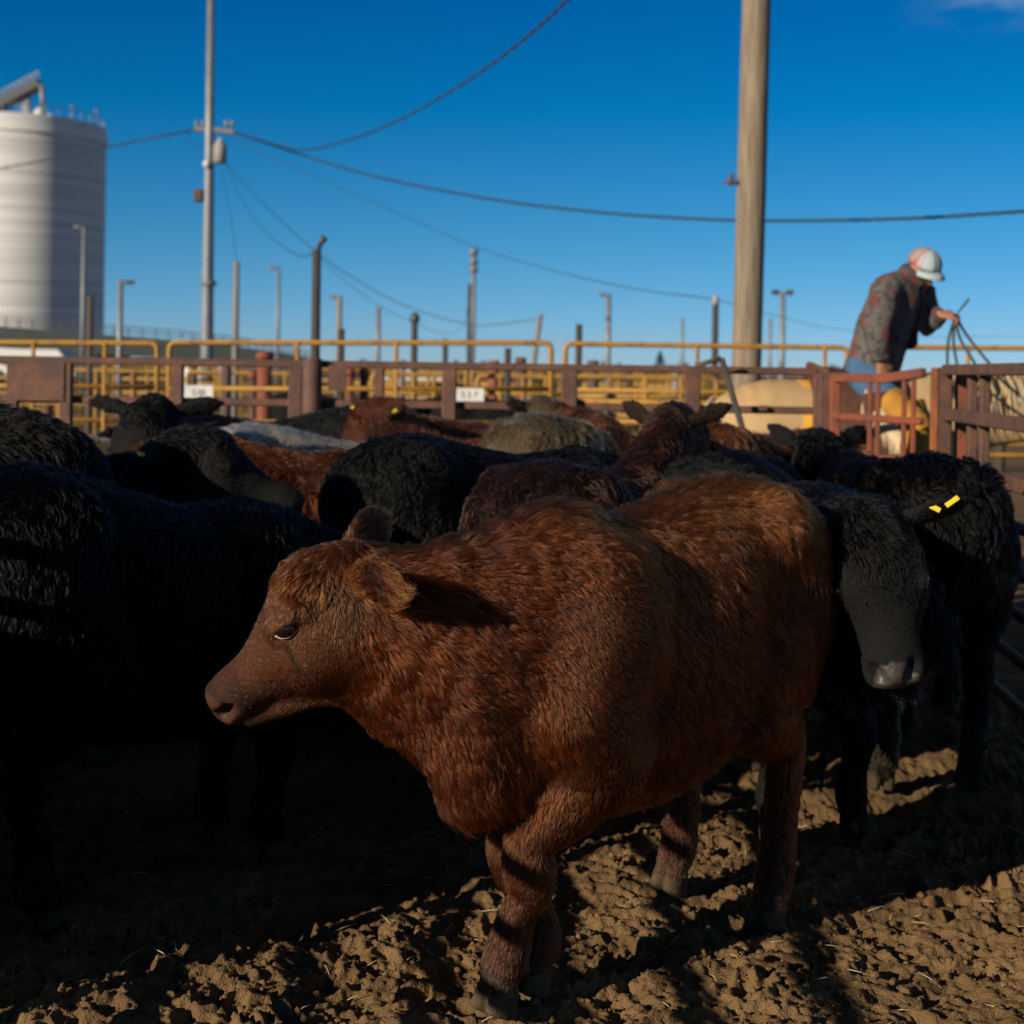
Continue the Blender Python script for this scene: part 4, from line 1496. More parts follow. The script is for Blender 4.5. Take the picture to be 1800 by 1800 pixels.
def signs():
    def board(label, x0, x1, y0, y1, Y, txt, grp):
        a, b = P(x0, y0, Y), P(x1, y1, Y)
        t = thing('sign_board', label, 'sign', ((a[0] + b[0]) / 2, Y, 0), grp)
        w, h = b[0] - a[0], a[2] - b[2]
        zc = (a[2] + b[2]) / 2
        MB().box((0, 0, zc), (w, .012, h), bev=.002).build('panel', M['white'], t)
        c = bpy.data.curves.new('lettering', 'FONT')
        c.body = txt
        c.align_x, c.align_y = 'CENTER', 'CENTER'
        c.size = h * .62
        c.extrude = .001
        c.materials.append(M['ink'])
        tmp = bpy.data.objects.new('lettering', c)
        C.objects.link(tmp)
        me = bpy.data.meshes.new_from_object(tmp.evaluated_get(bpy.context.evaluated_depsgraph_get()))
        bpy.data.objects.remove(tmp)
        o = bpy.data.objects.new('lettering', me)
        C.objects.link(o)
        o.parent = t
        o.rotation_euler = (math.radians(90), 0, 0)
        o.location = (0, -.009, zc - .0)
    board('small white number sign on the yellow panel below the tall steel pole', 323, 375, 677, 703, 11.9, '538', 'white number signs on the yellow panels')
    board('small white number sign on the yellow panel in the middle', 798, 851, 682, 706, 11.9, '3 2 7', 'white number signs on the yellow panels')


signs()


def red_posts():
    for label, x0, x1, yt, Y in (('bright rust red post sticking up above the rusty fence left of the gate post', 452, 478, 626, 13.5), ('darker rust red post left of the bright one', 438, 452, 660, 13.8),
                                 ('rust red post right of the round gate post', 607, 622, 655, 14.0), ('second rust red post right of the round gate post, nearer the middle', 633, 647, 655, 14.2)):
        a, b = P(x0, yt, Y), P(x1, yt, Y)
        t = thing('red_post', label, 'post', ((a[0] + b[0]) / 2, Y, 0), 'rust red posts behind the fence')
        w = b[0] - a[0]
        MB().tube([(0, 0, 0), (0, 0, a[2])], w / 2, 16).build('pipe', M['rust_red'] if 'dark' not in label else M['rust'], t, True)
        MB().tube([(0, 0, a[2] - .03), (0, 0, a[2] + .02), (0, 0, a[2] + .05)], [w / 2 + .012, w / 2 + .012, w * .2], 16).build('cap', M['rust_red'], t, True)


red_posts()


def far_walls():
    M['tan_wall'] = mat('dusty_tan_boards', (.42, .30, .16), .9, (.30, .20, .10), 2, (.4, .7), stretch=(1, 1, 4))
    M['dark_shed'] = mat('dark_shed_side', (.05, .05, .055), .9)
    for label, x0, x1, y0, y1, Y, m in (('low white roofed shed beyond the yellow rails in the middle', 655, 790, 658, 684, 60.0, M['white']),
                                        ('long brown feed bunk beyond the white sign', 660, 990, 684, 700, 30.0, M['post_brown']),
                                        ('dark water trough low behind the yellow rails', 652, 985, 716, 738, 17.0, M['dark_shed']),
                                        ('white truck parked far off left of the wooden pole', 1155, 1205, 690, 706, 45.0, M['white']),
                                        ('grey blue bin beyond the gap in the yellow panels', 1018, 1052, 678, 704, 30.0, M['grey_steel']),
                                        ('white tank beside the tall steel pole', 310, 395, 640, 664, 50.0, M['white'])):
        a, b = P(x0, y0, Y), P(x1, y1, Y)
        nm = {'shed': 'shed', 'bunk': 'feed_bunk', 'trough': 'water_trough', 'truck': 'box_truck', 'bin': 'storage_bin', 'tank': 'storage_tank'}
        kind = [k for k in nm if k in label.split()][0]
        t = thing(nm[kind], label, kind, ((a[0] + b[0]) / 2, Y, 0))
        w, zt, zb = b[0] - a[0], a[2], max(b[2], .0)
        d = min(3.0, w * .4)
        if kind == 'shed':
            MB().box((0, d / 2, zt * .42), (w * .96, d, zt * .84), bev=.02).build('wall', M['tan_wall'], t)
            mesh_obj('roof', [(-w / 2, -.3, zt * .8), (w / 2, -.3, zt * .8), (w / 2, d / 2, zt + .4), (-w / 2, d / 2, zt + .4), (-w / 2, d + .3, zt * .8), (w / 2, d + .3, zt * .8)],
                     [(0, 1, 2, 3), (3, 2, 5, 4), (0, 3, 4), (1, 5, 2), (0, 4, 5, 1)], m, t, False)
        elif kind == 'tank':
            MB().tube([(-w / 2, 1, zt * .55), (-w / 2 + .2, 1, zt * .55), (w / 2 - .2, 1, zt * .55), (w / 2, 1, zt * .55)], [zt * .3, zt * .45, zt * .45, zt * .3], 24).build('shell', m, t, True)
            for q in (-.3, .3):
                MB().box((w * q, 1, zt * .08), (.3, 1.2, zt * .2), bev=.02).build('saddle_foot', M['rust'], t)
        elif kind == 'truck':
            MB().box((w * .12, 1.1, zt * .58), (w * .74, 2.2, zt * .72), bev=.05).build('cargo_box', m, t)
            MB().box((-w * .37, 1.1, zt * .42), (w * .22, 2.0, zt * .5), bev=.1).build('cab', m, t)
            for q in (-.36, .3):
                MB().tube([(w * q, -.02, .35), (w * q, .25, .35)], .36, 16).build('wheel', M['lamp_dark'], t, True)
        else:
            n = max(2, int(w / 2.2))
            mb = MB()
            th = .07
            mb.box((0, 0, (zt + zb) / 2), (w, th, zt - zb), bev=.01).box((0, d * .5, (zt + zb) / 2), (w, th, zt - zb), bev=.01).box((0, d * .25, zb + .05), (w - .02, d * .45, .06), bev=.01)
            for q in (-.5, .5):
                mb.box((q * (w - th * 2.2), d * .25, (zt + zb) / 2), (th, d * .46, zt - zb - .01), bev=.01)
            mb.build('box', m, t)
            for k in range(n + 1):
                MB().box((-w / 2 + .06 + (w - .12) * k / n, -.06, zt / 2), (.07, .045, zt * .98), bev=.005).build('leg', M['rust'], t)


far_walls()


def far_cattle():
    """more animals in the pens beyond the yellow rails, a few pixels high"""
    q = pose((.80, 0, 1.0), (.6, 0, -.75), scale=1.05)
    src = None
    spots = ((600, 14.6, 10, BLACK, 'black calf in the next pen right of the round gate post'), (745, 15.0, 175, BLACK, 'black calf in the next pen left of the white sign in the middle'),
             (880, 14.8, 5, BLACK, 'black calf in the next pen right of the white sign in the middle'))
    for px, Y, hd, col, lab in spots:
        x = P(px, 700, Y)[0]
        if src is None:
            src, _ = calf(lab, (x, Y, 0), hd, q, col, vox=.026, N=0, eyes=False, group='cattle in the pen beyond')
        else:
            o = copy_tree(src)
            o.location, o.rotation_euler = (x, Y, 0), (0, 0, math.radians(hd))
            o['label'] = lab


far_cattle()


# ------------------------------------------------------------------ trees on the horizon
def tree(label, px, ytop, Y, w, kind, seed):
    g = np.random.default_rng(seed)
    b = P(px, 655, Y)
    top = P(px, ytop, Y)[2]
    t = thing('bare_tree' if kind != 'fir' else 'fir_tree', label, 'tree', (b[0], Y, 0), 'trees on the horizon')
    W = w * Y / FPX
    MB().tube([(0, 0, 0), (0, 0, top * .5), (0, 0, top * .95)], [.25, .16, .04], 8).build('trunk', M['post_brown'], t, True)
    v, f = [], []
    N = 900
    for k in range(N):
        if kind == 'fir':
            u = g.random()
            a = g.random() * math.tau
            rr = (1 - u) * W * .5 * math.sqrt(g.random())
            c = np.array([rr * math.cos(a), rr * math.sin(a), top * (.12 + .88 * u) - rr * .25])
        else:
            while True:
                c = g.uniform(-1, 1, 3)
                if np.linalg.norm(c) < .8 + .2 * math.sin(5 * c[0] + 3 * c[2] + seed):
                    break
            c = np.array([c[0] * W * .5, c[1] * W * .5, top * .58 + c[2] * top * .42])
        s = (.05 + .05 * g.random()) * max(W, 3) * .5
        d1, d2 = nrm(g.normal(size=3)), nrm(g.normal(size=3))
        n = len(v)
        v += [c - d1 * s, c + d2 * s * .5, c + d1 * s, c - d2 * s * .5]
        f.append((n, n + 1, n + 2, n + 3))
    m = bpy.data.materials.get('dark_evergreen' if kind == 'fir' else 'bare_winter_twigs') or (mat('dark_evergreen', (.025, .035, .022), .9) if kind == 'fir' else mat('bare_winter_twigs', (.06, .052, .042), .9))
    mesh_obj('crown', v, f, m, t, False)


tree('dark conifer on the horizon left of the wooden pole', 1160, 618, 150, 62, 'fir', 1)
tree('round bare tree at the foot of the white lamp pole', 1072, 632, 160, 52, 'bare', 2)
tree('dark tree at the end of the overpass', 390, 592, 150, 50, 'bare', 3)
tree('wide low bare tree right of the conifer', 1195, 634, 170, 50, 'bare', 4)
tree('low bare tree in the middle of the horizon', 850, 634, 190, 60, 'bare', 5)
tree('small bare tree left of the middle of the horizon', 640, 630, 170, 52, 'bare', 6)
tree('low bare tree right behind the rider', 1470, 640, 190, 60, 'bare', 7)
tree('small round tree between two short dark posts', 804, 630, 140, 20, 'bare', 8)


# ------------------------------------------------------------------ horse, saddle, rider
HX, HYY = 2.02, 9.05


def horse():
    M['horse_coat'] = mat('tan_horse_coat', (.46, .31, .15), .75, (.36, .22, .10), 3.0, (.42, .72), .15, 120)
    L = [Loft([(-.80, 0, 1.12, .13, .07, .16), (-.70, 0, 1.13, .22, .15, .26), (-.48, 0, 1.12, .275, .245, .30), (-.2, 0, 1.09, .28, .265, .33), (.1, 0, 1.07, .285, .275, .34),
               (.36, 0, 1.09, .26, .325, .34), (.58, 0, 1.09, .215, .29, .32), (.74, 0, 1.05, .14, .19, .22)], k=.05),
         Loft([(.48, 0, 1.14, .16, .27, .28), (.80, 0, 1.20, .12, .22, .24), (1.12, -.02, 1.20, .095, .17, .19), (1.36, -.05, 1.16, .08, .12, .13)], k=.06),
         Loft([(1.32, -.05, 1.20, .08, .09, .10), (1.46, -.07, 1.08, .09, .09, .12), (1.62, -.09, .90, .065, .07, .085), (1.78, -.11, .73, .055, .05, .055), (1.83, -.11, .68, .04, .035, .04)], up=(.7, 0, .7), k=.04)]
    for sg in (1, -1):
        L.append(Loft([(1.30, sg * .05 - .05, 1.27, .025, .03), (1.33, sg * .07 - .05, 1.37, .035, .015), (1.36, sg * .07 - .05, 1.44, .01, .008)], up=(1, 0, 0), k=.012))
        L.append(Loft([(.50, sg * .14, .95, .10, .16), (.50, sg * .15, .68, .075, .095), (.52, sg * .15, .50, .05, .06), (.52, sg * .15, .44, .052, .056), (.52, sg * .15, .16, .032, .036), (.54, sg * .15, .10, .045, .05), (.56, sg * .15, .03, .06, .07)], up=(1, 0, 0), k=.04))
        L.append(Loft([(-.55, sg * .15, 1.05, .13, .22), (-.52, sg * .17, .82, .11, .15), (-.62, sg * .16, .60, .06, .085), (-.70, sg * .15, .52, .05, .065), (-.68, sg * .15, .18, .036, .042), (-.65, sg * .15, .10, .046, .05), (-.62, sg * .15, .03, .06, .07)], up=(1, 0, 0), k=.05))
    v, f = skin_mesh(L, .022)
    o = mesh_obj('horse', v, f, M['horse_coat'], None, True, (HX, HYY, 0))
    tag(o, 'tan saddle horse standing behind the rusty fence with a rider on its back', 'horse')
    mb = MB()
    g = np.random.default_rng(5)
    for k in range(90):
        y = g.normal() * .03
        a = np.array([-.80, y, 1.20 + .03 * g.normal()])
        mb.tube([a, a + (-.10, y * .5, -.12), a + (-.12 + .02 * g.normal(), y, -.45), a + (-.10 + .03 * g.normal(), y * 1.3, -.85 + .1 * g.normal())], [.006, .007, .006, .002], 4)
    mb.build('tail', mat('pale_horse_hair', (.42, .33, .20), .7), o, True)
    mb = MB()
    for k in range(110):
        x = .62 + .68 * g.random()
        zt = 1.43 - .12 * (x - .62) + .03 * g.normal()
        a = np.array([x, .02 * g.normal(), zt - .02])
        mb.tube([a, a + (.0, -.09, .01), a + (.02, -.15, -.09), a + (.03 + .02 * g.normal(), -.16, -.22 - .08 * g.random())], [.004, .006, .005, .002], 4)
    mb.build('mane', M['pale'] if 'pale' in M else bpy.data.materials['pale_horse_hair'], o, True)
    mb = MB()
    mb.tube([(1.40, -.15, 1.13), (1.46, -.165, 1.02), (1.52, -.155, .96)], .012, 6)
    mb.tube([(1.64, -.17, .92), (1.66, -.15, .84), (1.60, -.16, .80)], .011, 6)
    mb.tube([(1.44, -.16, 1.05), (1.62, -.165, .88), (1.76, -.17, .72)], .011, 6)
    mb.build('bridle', M['strap'], o, True)
    return o


horse()


def saddle():
    o = np.array([HX, HYY, 0])
    t = thing('saddle', 'brown leather western saddle on the tan horse with a yellow blanket under it', 'saddle', (HX, HYY, 0))
    M['blanket'] = mat('ochre_saddle_blanket', (.50, .25, .02), .9, (.40, .19, .02), 12, (.4, .7))

    def shell(rows, name, m, thick=.02):
        v, f = [], []
        n = 17
        for (x, zc, w, top, dn) in rows:
            for k in range(n):
                a = math.radians(-100 + 200 * k / (n - 1))
                v.append((x, w * math.sin(a), zc + (top if abs(a) < 1.57 else dn) * math.cos(a)))
        for i in range(len(rows) - 1):
            for k in range(n - 1):
                f.append((i * n + k, i * n + k + 1, (i + 1) * n + k + 1, (i + 1) * n + k))
        me = mesh_obj(name, v, f, m, t, True)
        md = me.modifiers.new('thick', 'SOLIDIFY')
        md.thickness = thick
        md.offset = 1
        return me
    shell([(x, 1.03, .305 + .01 * math.sin(9 * x), .335, .3) for x in np.linspace(-.30, .42, 8)], 'blanket', M['blanket'], .018)
    shell([(-.24, 1.06, .322, .345, .2), (-.05, 1.06, .325, .335, .2), (.15, 1.06, .325, .345, .2), (.32, 1.06, .315, .37, .2)], 'skirt', M['leather'], .02)
    v, f = skin_mesh([Loft([(-.14, 0, 1.41, .18, .04), (-.02, 0, 1.40, .17, .04), (.12, 0, 1.42, .12, .05), (.26, 0, 1.48, .10, .07)], k=.04, end=.4),
                      Loft([(-.14, -.17, 1.41, .016, .022), (-.20, -.10, 1.44, .016, .025), (-.22, 0, 1.455, .016, .025), (-.20, .10, 1.44, .016, .025), (-.14, .17, 1.41, .016, .022)], k=.03)], .014)
    mesh_obj('seat', v, f, M['leather'], t, True)
    MB().tube([(.27, 0, 1.52), (.30, 0, 1.60), (.30, 0, 1.63)], [.03, .025, .025], 12).ball((.30, 0, 1.635), (.045, .045, .018)).build('horn', M['leather'], t, True)
    for sg in (-1, 1):
        MB().beam((.10, sg * .345, 1.30), (.16, sg * .37, .78), .03, .16, .01, up=(1, 0, 0)).build('fender', M['leather'], t)
        MB().tube([(.10, sg * .37, .74), (.10, sg * .37, .60), (.24, sg * .37, .60), (.24, sg * .37, .74), (.10, sg * .37, .74)], .014, 8).build('stirrup', M['leather'], t, True)
    MB().tube([(.12, .30, .98), (.12, .22, .76), (.12, 0, .71), (.12, -.22, .76), (.12, -.30, .98)], .025, 8).build('cinch', M['strap'], t, True)


saddle()


def rider():
    Y = 9.0
    M['skin'] = mat('weathered_skin', (.36, .16, .09), .6, (.30, .12, .07), 12, (.4, .7))
    M['jeans'] = mat('blue_denim', (.035, .09, .18), .9, (.05, .12, .22), 30, (.4, .7))
    M['chaps'] = mat('ochre_suede_chaps', (.42, .20, .02), .85, (.34, .15, .02), 10, (.4, .7))
    M['fringe'] = mat('cream_suede_fringe', (.55, .42, .26), .9)
    M['cap_white'] = mat('pale_cap_cloth', (.34, .41, .44), .85)
    M['cap_red'] = mat('faded_red_cap_cloth', (.30, .22, .21), .8, (.36, .12, .08), 9, (.52, .6))
    M['cap_teal'] = mat('teal_cap_cloth', (.10, .22, .24), .8)
    M['cap_grey'] = mat('rosy_grey_cap_cloth', (.38, .30, .32), .8)
    M['hair_grey'] = mat('brown_grey_hair', (.10, .065, .045), .7)
    # grey jacket with dark red figures
    m = mat('grey_patterned_wool', (.095, .088, .082), .95, (.16, .032, .026), 11, (.53, .60), .3, 90, detail=2)
    t_ = m.node_tree
    b_ = t_.nodes['Principled BSDF']
    n_ = t_.nodes.new('ShaderNodeTexNoise')
    n_.inputs['Scale'].default_value = 24
    n_.inputs['Detail'].default_value = 3
    tc_ = [n for n in t_.nodes if n.type == 'TEX_COORD'][0]
    t_.links.new(tc_.outputs['Object'], n_.inputs[0])
    mr_ = t_.nodes.new('ShaderNodeMapRange')
    mr_.inputs[1].default_value, mr_.inputs[2].default_value = .48, .58
    t_.links.new(n_.outputs[0], mr_.inputs[0])
    mx_ = t_.nodes.new('ShaderNodeMix')
    mx_.data_type = 'RGBA'
    src = b_.inputs['Base Color'].links[0].from_socket
    t_.links.new(src, mx_.inputs[6])
    mx_.inputs[7].default_value = (.05, .042, .040, 1)
    t_.links.new(mr_.outputs[0], mx_.inputs[0])
    t_.links.new(mx_.outputs[2], b_.inputs['Base Color'])
    M['jacket'] = m

    def at(px, py, dy=0.0):
        return P(px, py, Y + dy) - O
    O = np.array([P(1535, 660, Y)[0], Y, 0])
    f = nrm((.86, -.5, 0))
    sd = np.array([.5, .86, 0])             # his left
    pel, wst, chs, upr, nkb = at(1531, 652), at(1545, 610), at(1566, 556), at(1586, 512), at(1600, 496)
    hc = at(1621, 476, -.02)
    hf = nrm(f * .35 + np.array([0, -.55, -.46]))      # face looks down and right
    hu = nrm(np.array([0, 0, 1]) - (np.array([0, 0, 1]) @ hf) * hf)
    rs, re, rh = at(1556, 512, -.16), at(1541, 582, -.27), at(1550, 634, -.24)
    ls, le, lh = at(1616, 514, .12), at(1632, 563, .06), at(1652, 552, -.02)

    def hand(w, d, up_, grip):
        """palm, four unequal curled fingers and a thumb leaving the side"""
        d, up_ = nrm(d), nrm(up_)
        sdv = np.cross(d, up_)
        H = [Loft([(*(w - d * .02), .028, .022), (*(w + d * .03), .040, .018), (*(w + d * .075), .042, .016)], up=up_, k=.015)]
        for i, (o, ln) in enumerate(((-.030, .070), (-.010, .080), (.010, .076), (.029, .060))):
            b = w + d * .075 + sdv * o
            p1 = b + d * ln * .45 - up_ * ln * .12 * grip
            p2 = p1 + d * ln * (.30 - .25 * grip) - up_ * ln * .38 * grip
            p3 = p2 - d * ln * .22 * grip - up_ * ln * .22 * grip + d * ln * .2 * (1 - grip)
            H.append(Loft([(*(b - d * .02), .0095, .0095), (*p1, .0095, .0095), (*p2, .0088, .0088), (*p3, .0075, .0075)], up=sdv, k=.006, sub=1))
        tb = w + d * .025 - sdv * .036
        H.append(Loft([(*(tb + sdv * .015), .013, .013), (*(tb - sdv * .018 + d * .025), .0115, .0115), (*(tb - sdv * .012 + d * .055 - up_ * .012), .009, .009)], up=up_, k=.010, sub=1))
        return H
    body = [Loft([(*(nkb - hu * .08), .06, .06), (*(nkb * .5 + hc * .5 - hu * .05), .055, .058), (*(hc - hu * .06 - hf * .01), .055, .06)], up=f, k=.03),
            Loft([(*(hc + hu * .075), .068, .082), (*(hc + hu * .02), .076, .095), (*(hc - hu * .045 + hf * .012), .064, .078), (*(hc - hu * .10 + hf * .03), .042, .050)], up=hf, k=.03),
            Loft([(*(hc + hf * .088 + hu * .012), .010, .012), (*(hc + hf * .108 - hu * .028), .016, .014)], up=hf, k=.012, sub=1),
            Loft([(*(hc + hf * .078 - hu * .062), .024, .010), (*(hc + hf * .078 - hu * .072), .022, .010)], up=hf, k=.008, sub=1)]
    hs_ = np.cross(hf, hu)
    for sg in (-1, 1):
        body.append(Loft([(*(hc + hs_ * sg * .078 + hu * .02 - hf * .012), .006, .018), (*(hc + hs_ * sg * .083 - hu * .03 - hf * .008), .006, .012)], up=hf, k=.006, sub=1))
        body.append(Loft([(*(hc + hf * .080 + hs_ * sg * .034 + hu * .022), .016, .009), (*(hc + hf * .078 + hs_ * sg * .040 + hu * .020), .014, .009)], up=hu, k=.008, sub=1, cut=True))
    body += [Loft([(*rs, .05, .05), (*re, .030, .030), (*(rh + (re - rh) * .12), .028, .026)], up=f, k=.02), Loft([(*ls, .05, .05), (*le, .030, .030), (*(lh + (le - lh) * .12), .028, .026)], up=(0, 0, 1), k=.02)]
    body += hand(rh, at(1554, 660, -.22) - rh, np.array([.2, -1, .1]), .55)
    body += hand(lh, np.array([1, -.25, -.15]), np.array([0, -.5, .85]), .95)
    body += [Loft([(*pel, .14, .11), (*wst, .13, .10), (*chs, .16, .11), (*upr, .12, .09), (*nkb, .06, .06)], up=f, k=.05), Loft([(*upr, .09, .09), (*rs, .06, .06)], k=.04, sub=1), Loft([(*upr, .09, .09), (*ls, .06, .06)], k=.04, sub=1)]
    kn, ft = {}, {}
    for sg, nm in ((-1, 'r'), (1, 'l')):
        hip = pel + sd * sg * .11 - (0, 0, .03)
        kn[nm] = np.array([hip[0] + .24, sg * .40 + .03, 1.06])
        ft[nm] = np.array([hip[0] + .14, sg * .42 + .03, .66])
        body.append(Loft([(*hip, .085, .085), (*kn[nm], .058, .058), (*ft[nm], .04, .04), (*(ft[nm] + (.13, 0, -.03)), .035, .03)], up=(1, 0, 0), k=.03))
    v, fc = skin_mesh(body, .0075)
    root = mesh_obj('person', v, fc, M['skin'], None, True, O)
    tag(root, 'rider in a grey and dark red patterned jacket and pale cap leaning over the fence', 'person')

    def cloth(name, lofts, m, vox=.010):
        v, fc = skin_mesh(lofts, vox)
        n = vert_normals(v, fc)
        v = v + n * (.006 * wob(v, 28, 3) + .004 * wob(v, 60, 4))[:, None]
        return mesh_obj(name, v, fc, m, root, True)
    hem = pel - (0, 0, .02)
    cloth('jacket', [Loft([(*hem, .205, .165), (*wst, .195, .160), (*chs, .21, .165), (*upr, .165, .125), (*(nkb + (0, 0, .0)), .085, .085)], up=f, k=.05, end=.35),
                     Loft([(*(upr * .7 + rs * .3), .10, .11), (*rs, .090, .095), (*(rs * .5 + re * .5), .078, .085), (*re, .072, .078), (*(re * .25 + rh * .75), .056, .060), (*(re * .10 + rh * .90), .056, .058)], up=f, k=.05, end=.3),
                     Loft([(*(upr * .7 + ls * .3), .10, .11), (*ls, .085, .09), (*le, .070, .074), (*(le * .04 + lh * .96), .050, .054)], up=f, k=.05, end=.3),
                     Loft([(*(upr * .35 + nkb * .65), .10, .10), (*(nkb + hu * .02), .105, .100), (*(nkb + hu * .055 + f * .01), .108, .10)], up=f, k=.02, end=.3),
                     Loft([(*(hc - hu * .10), .080, .085), (*(hc - hu * .02), .073, .09)], up=hf, k=.01, sub=1, cut=True)], M['jacket'])
    M['shirt_dark'] = mat('black_shirt', (.008, .008, .010), .9)
    # shade inside the open jacket front, built as a dark shirt
    cloth('shirt', [Loft([(*(chs + f * .085 - (0, 0, .16)), .055, .085), (*(chs + f * .088), .060, .082), (*(upr + f * .07), .050, .065), (*(nkb + f * .03), .045, .05)], up=f, k=.02)], M['shirt_dark'])
    jl = []
    for nm, sg in (('r', -1), ('l', 1)):
        hip = pel + sd * sg * .11 - (0, 0, .03)
        jl.append(Loft([(*(pel + (0, 0, .05)), .16, .13), (*hip, .12, .115), (*(hip * .5 + kn[nm] * .5), .098, .098)], up=(1, 0, 0), k=.05))
        cl = [Loft([(*(hip * .55 + kn[nm] * .45), .105, .105), (*kn[nm], .085, .085), (*(ft[nm] + (0, 0, .12)), .075, .085)], up=(1, 0, 0), k=.03, end=.3)]
        cloth('chap', cl, M['chaps'])
    cloth('jeans', jl, M['jeans'])
    mb = MB()
    g = np.random.default_rng(8)
    hip = pel - sd * .11
    for k in range(46):
        u = .30 + .7 * k / 46
        a = hip * (1 - u) + kn['r'] * u + np.array([-.10, -.06, .0])
        mb.tube([a, a + (-.02, -.02, -.06), a + (-.02 + .01 * g.normal(), -.03, -.16)], [.006, .006, .003], 4)
    mb.build('fringe', M['fringe'], root, True)
    for nm in 'rl':
        v, fc = skin_mesh([Loft([(*(ft[nm] + (-.01, 0, .16)), .055, .06), (*(ft[nm] + (0, 0, .02)), .045, .055), (*(ft[nm] + (.02, 0, -.03)), .045, .05)], up=(1, 0, 0), k=.02),
                           Loft([(*(ft[nm] + (-.04, 0, -.045)), .04, .03), (*(ft[nm] + (.18, 0, -.05)), .038, .025)], k=.02, sub=1)], .012)
        mesh_obj('boot', v, fc, M['leather'], root, True)
    # hair below the cap
    v, fc = skin_mesh([Loft([(*(hc + hu * .05 - hf * .025), .080, .075), (*(hc - hu * .03 - hf * .05), .070, .050), (*(hc - hu * .11 - hf * .045), .05, .03)], up=hf, k=.02),
                       Loft([(*(hc + hf * .06), .09, .09), (*(hc + hf * .07 - hu * .12), .09, .09)], up=hf, k=.01, sub=1, cut=True)], .008)
    mesh_obj('hair', v, fc, M['hair_grey'], root, True)
    # cap: pale front panel, red side panels, brim pulled low
    def dome(name, m, a0, a1, k=1.0):
        v, fq = [], []
        na, nb = 14, 8
        for i in range(na + 1):
            a = a0 + (a1 - a0) * i / na
            for j in range(nb + 1):
                b = math.pi / 2 * j / nb
                r = math.cos(b)
                v.append(hc + hu * (.045 + .095 * math.sin(b) * k) + hf * (.112 * r * math.cos(a)) * k + hs_ * (.092 * r * math.sin(a)) * k)
        for i in range(na):
            for j in range(nb):
                q = i * (nb + 1) + j
                fq.append((q, q + nb + 1, q + nb + 2, q + 1))
        o = mesh_obj(name, v, fq, m, root, True)
        md = o.modifiers.new('thick', 'SOLIDIFY')
        md.thickness = .004
        return o
    dome('cap_front', M['cap_grey'], math.radians(-60), math.radians(-6))
    dome('cap_stripe', M['cap_teal'], math.radians(-6), math.radians(8))
    dome('cap_front', M['cap_white'], math.radians(8), math.radians(50))
    dome('cap_side', M['cap_grey'], math.radians(50), math.radians(72))
    dome('cap_back', M['cap_red'], math.radians(72), math.radians(300))
    v, fq = [], []
    for i in range(13):
        a = math.radians(-62 + 124 * i / 12)
        for r, dz in ((.0, 0), (.036, -.008), (.066, -.024)):
            v.append(hc + hu * (.047 + dz - .018 * math.sin(a) ** 2) + hf * ((.110 + r) * math.cos(a)) + hs_ * ((.092 + r * .35) * math.sin(a)))
    for i in range(12):
        for j in range(2):
            q = i * 3 + j
            fq.append((q, q + 3, q + 4, q + 1))
    o = mesh_obj('cap_brim', v, fq, M['cap_white'], root, True)
    md = o.modifiers.new('thick', 'SOLIDIFY')
    md.thickness = .005
    # reins gathered in the raised hand
    mb = MB()
    hnd = lh + O + np.array([.085, -.03, -.01])
    mouth = np.array([HX + 1.74, HYY - .17, .74])

    def rope(pts, r=.0088):
        mb.tube(catmull(np.array(pts), 8), r, 8)
    rope([hnd, P(1667, 600, 8.97), P(1666, 650, 8.92), P(1676, 694, 8.88), P(1692, 722, 8.9)])
    rope([hnd, P(1676, 600, 8.97), P(1682, 640, 8.92), P(1689, 690, 8.88), P(1693, 722, 8.9)])
    rope([hnd, P(1688, 596, 8.95), P(1712, 636, 8.9), P(1752, 700, 8.86), mouth])
    rope([hnd, P(1700, 590, 8.97), P(1740, 640, 8.9), P(1785, 690, 8.88), mouth + (.01, .02, 0)])
    rope([hnd, hnd * .6 + P(1703, 523, 8.92) * .4, P(1703, 523, 8.92)], .0035)
    rope([hnd, hnd * .6 + P(1704, 527, 8.96) * .4, P(1704, 527, 8.96)], .0035)
    o = mb.build('reins', M['strap'], None, True)
    tag(o, 'dark leather reins hanging in a fan from the raised hand', 'reins')


rider()


# ------------------------------------------------------------------ small things
def gate_brace():
    Y = 7.85
    o = P(1300, 760, Y) * (1, 1, 0)
    t = thing('gate_brace', 'leaning dark pipe with a short top arm in front of the tan horse', 'brace', tuple(o))
    a, b, c = P(1268, 630, Y) - o, P(1316, 790, Y) - o, P(1222, 643, Y) - o
    d = (b - a) / (b[2] - a[2])
    MB().tube([a, b, b - d * b[2]], .017, 10).build('leg', M['post_dark'], t, True)
    MB().tube([a, c], .014, 10).build('arm', M['post_brown'], t, True)


gate_brace()


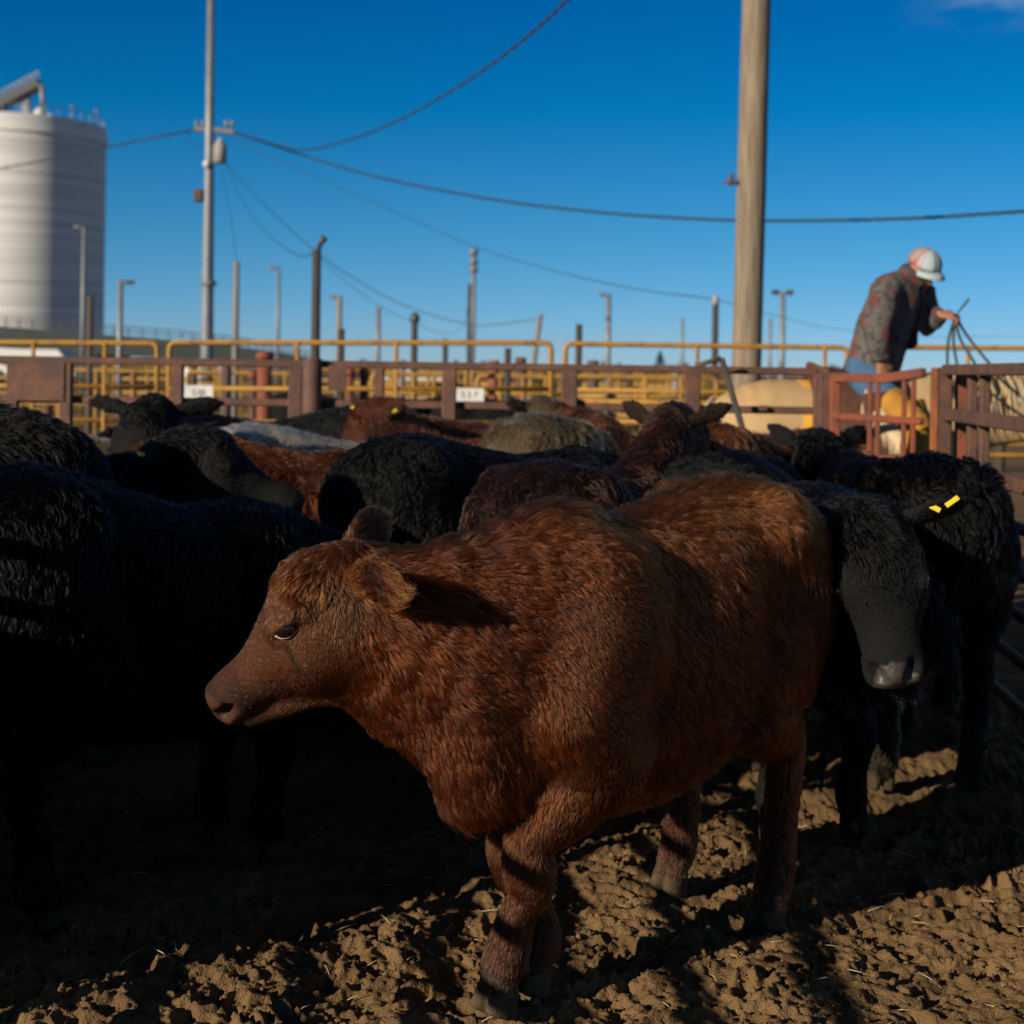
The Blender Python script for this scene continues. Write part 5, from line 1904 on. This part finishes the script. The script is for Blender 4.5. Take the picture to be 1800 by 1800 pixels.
def clutter():
    """more rails and posts of the yard beyond the yellow panels"""
    g = np.random.default_rng(4)
    names = ('rusty', 'brown', 'dark', 'weathered', 'reddish')
    spots = [(340, 'left of the bright rust red post'), (398, 'right of the white number sign at the left'), (640, 'beside the second rust red post'), (705, 'left of the dark lamp post foot'),
             (868, 'right of the white number sign in the middle'), (915, 'left of the leaning grey post'), (1042, 'right of the dark post in the gap'), (1105, 'left of the conifer'),
             (1188, 'right of the conifer'), (235, 'at the foot of the slim lamp pole'), (85, 'below the white trailer'), (1760, 'beyond the reins')]
    for i, (px, w) in enumerate(spots):
        Y = 15 + 12 * g.random()
        b = P(px, 660, Y)
        h = b[2] + .05 + .18 * g.random()
        t = thing('yard_post', f'{names[i % 5]} low yard post {w}', 'post', (b[0], Y, 0), 'low posts of the far pens')
        r = .05 + .03 * g.random()
        MB().tube([(0, 0, 0), (0, 0, h), (0, 0, h + .015)], [r, r * .95, r * .7], 10).build('shaft', (M['rust'], M['post_brown'], M['post_dark'], M['grey_wood'], M['rust_red'])[i % 5], t, True)
    for a, b, Y, w in ((40, 300, 18.0, 'low behind the brown plate'), (330, 560, 19.0, 'behind the rust red posts'), (655, 800, 16.5, 'behind the white shed roof line'), (840, 1000, 17.5, 'right of the middle number sign, closer in'),
                       (1010, 1260, 15.5, 'between the gap and the wooden pole'), (1130, 1300, 30.0, 'in front of the conifer'), (330, 520, 32.0, 'under the end of the overpass')):
        yt = 672 - 10 * 18.0 / Y
        pipe_panel('weathered yellow pipe panel ' + w, a, b, yt + (a - 900) * ROLL, Y, (.2, .4, .62, .86), M['yellow_far'], ((a * 3 + b) / 4, (a + b) / 2, (a + 3 * b) / 4), r=.03, group='faded yellow panels of the far pens')


clutter()


def straw():
    N = 260
    mb = MB()
    x, y = rng.uniform(-1.5, 1.9, N), rng.uniform(3.0, 4.9, N)
    z = ground_h(x, y)
    for k in range(N):
        a = rng.random() * 6.28
        L = .012 + .03 * rng.random()
        d = np.array([math.cos(a), math.sin(a), .25 * rng.normal()]) * L
        p = np.array([x[k], y[k], z[k] + .006])
        mb.tube([p - d, p + (0, 0, .003), p + d], [.0008, .0012, .0007], 5)
    tag(mb.build('straw_bits', mat('pale_dry_straw', (.42, .33, .17), .7), None, True), 'scattered bits of pale dry straw on the pen dirt', 'straw', kind='stuff')


straw()
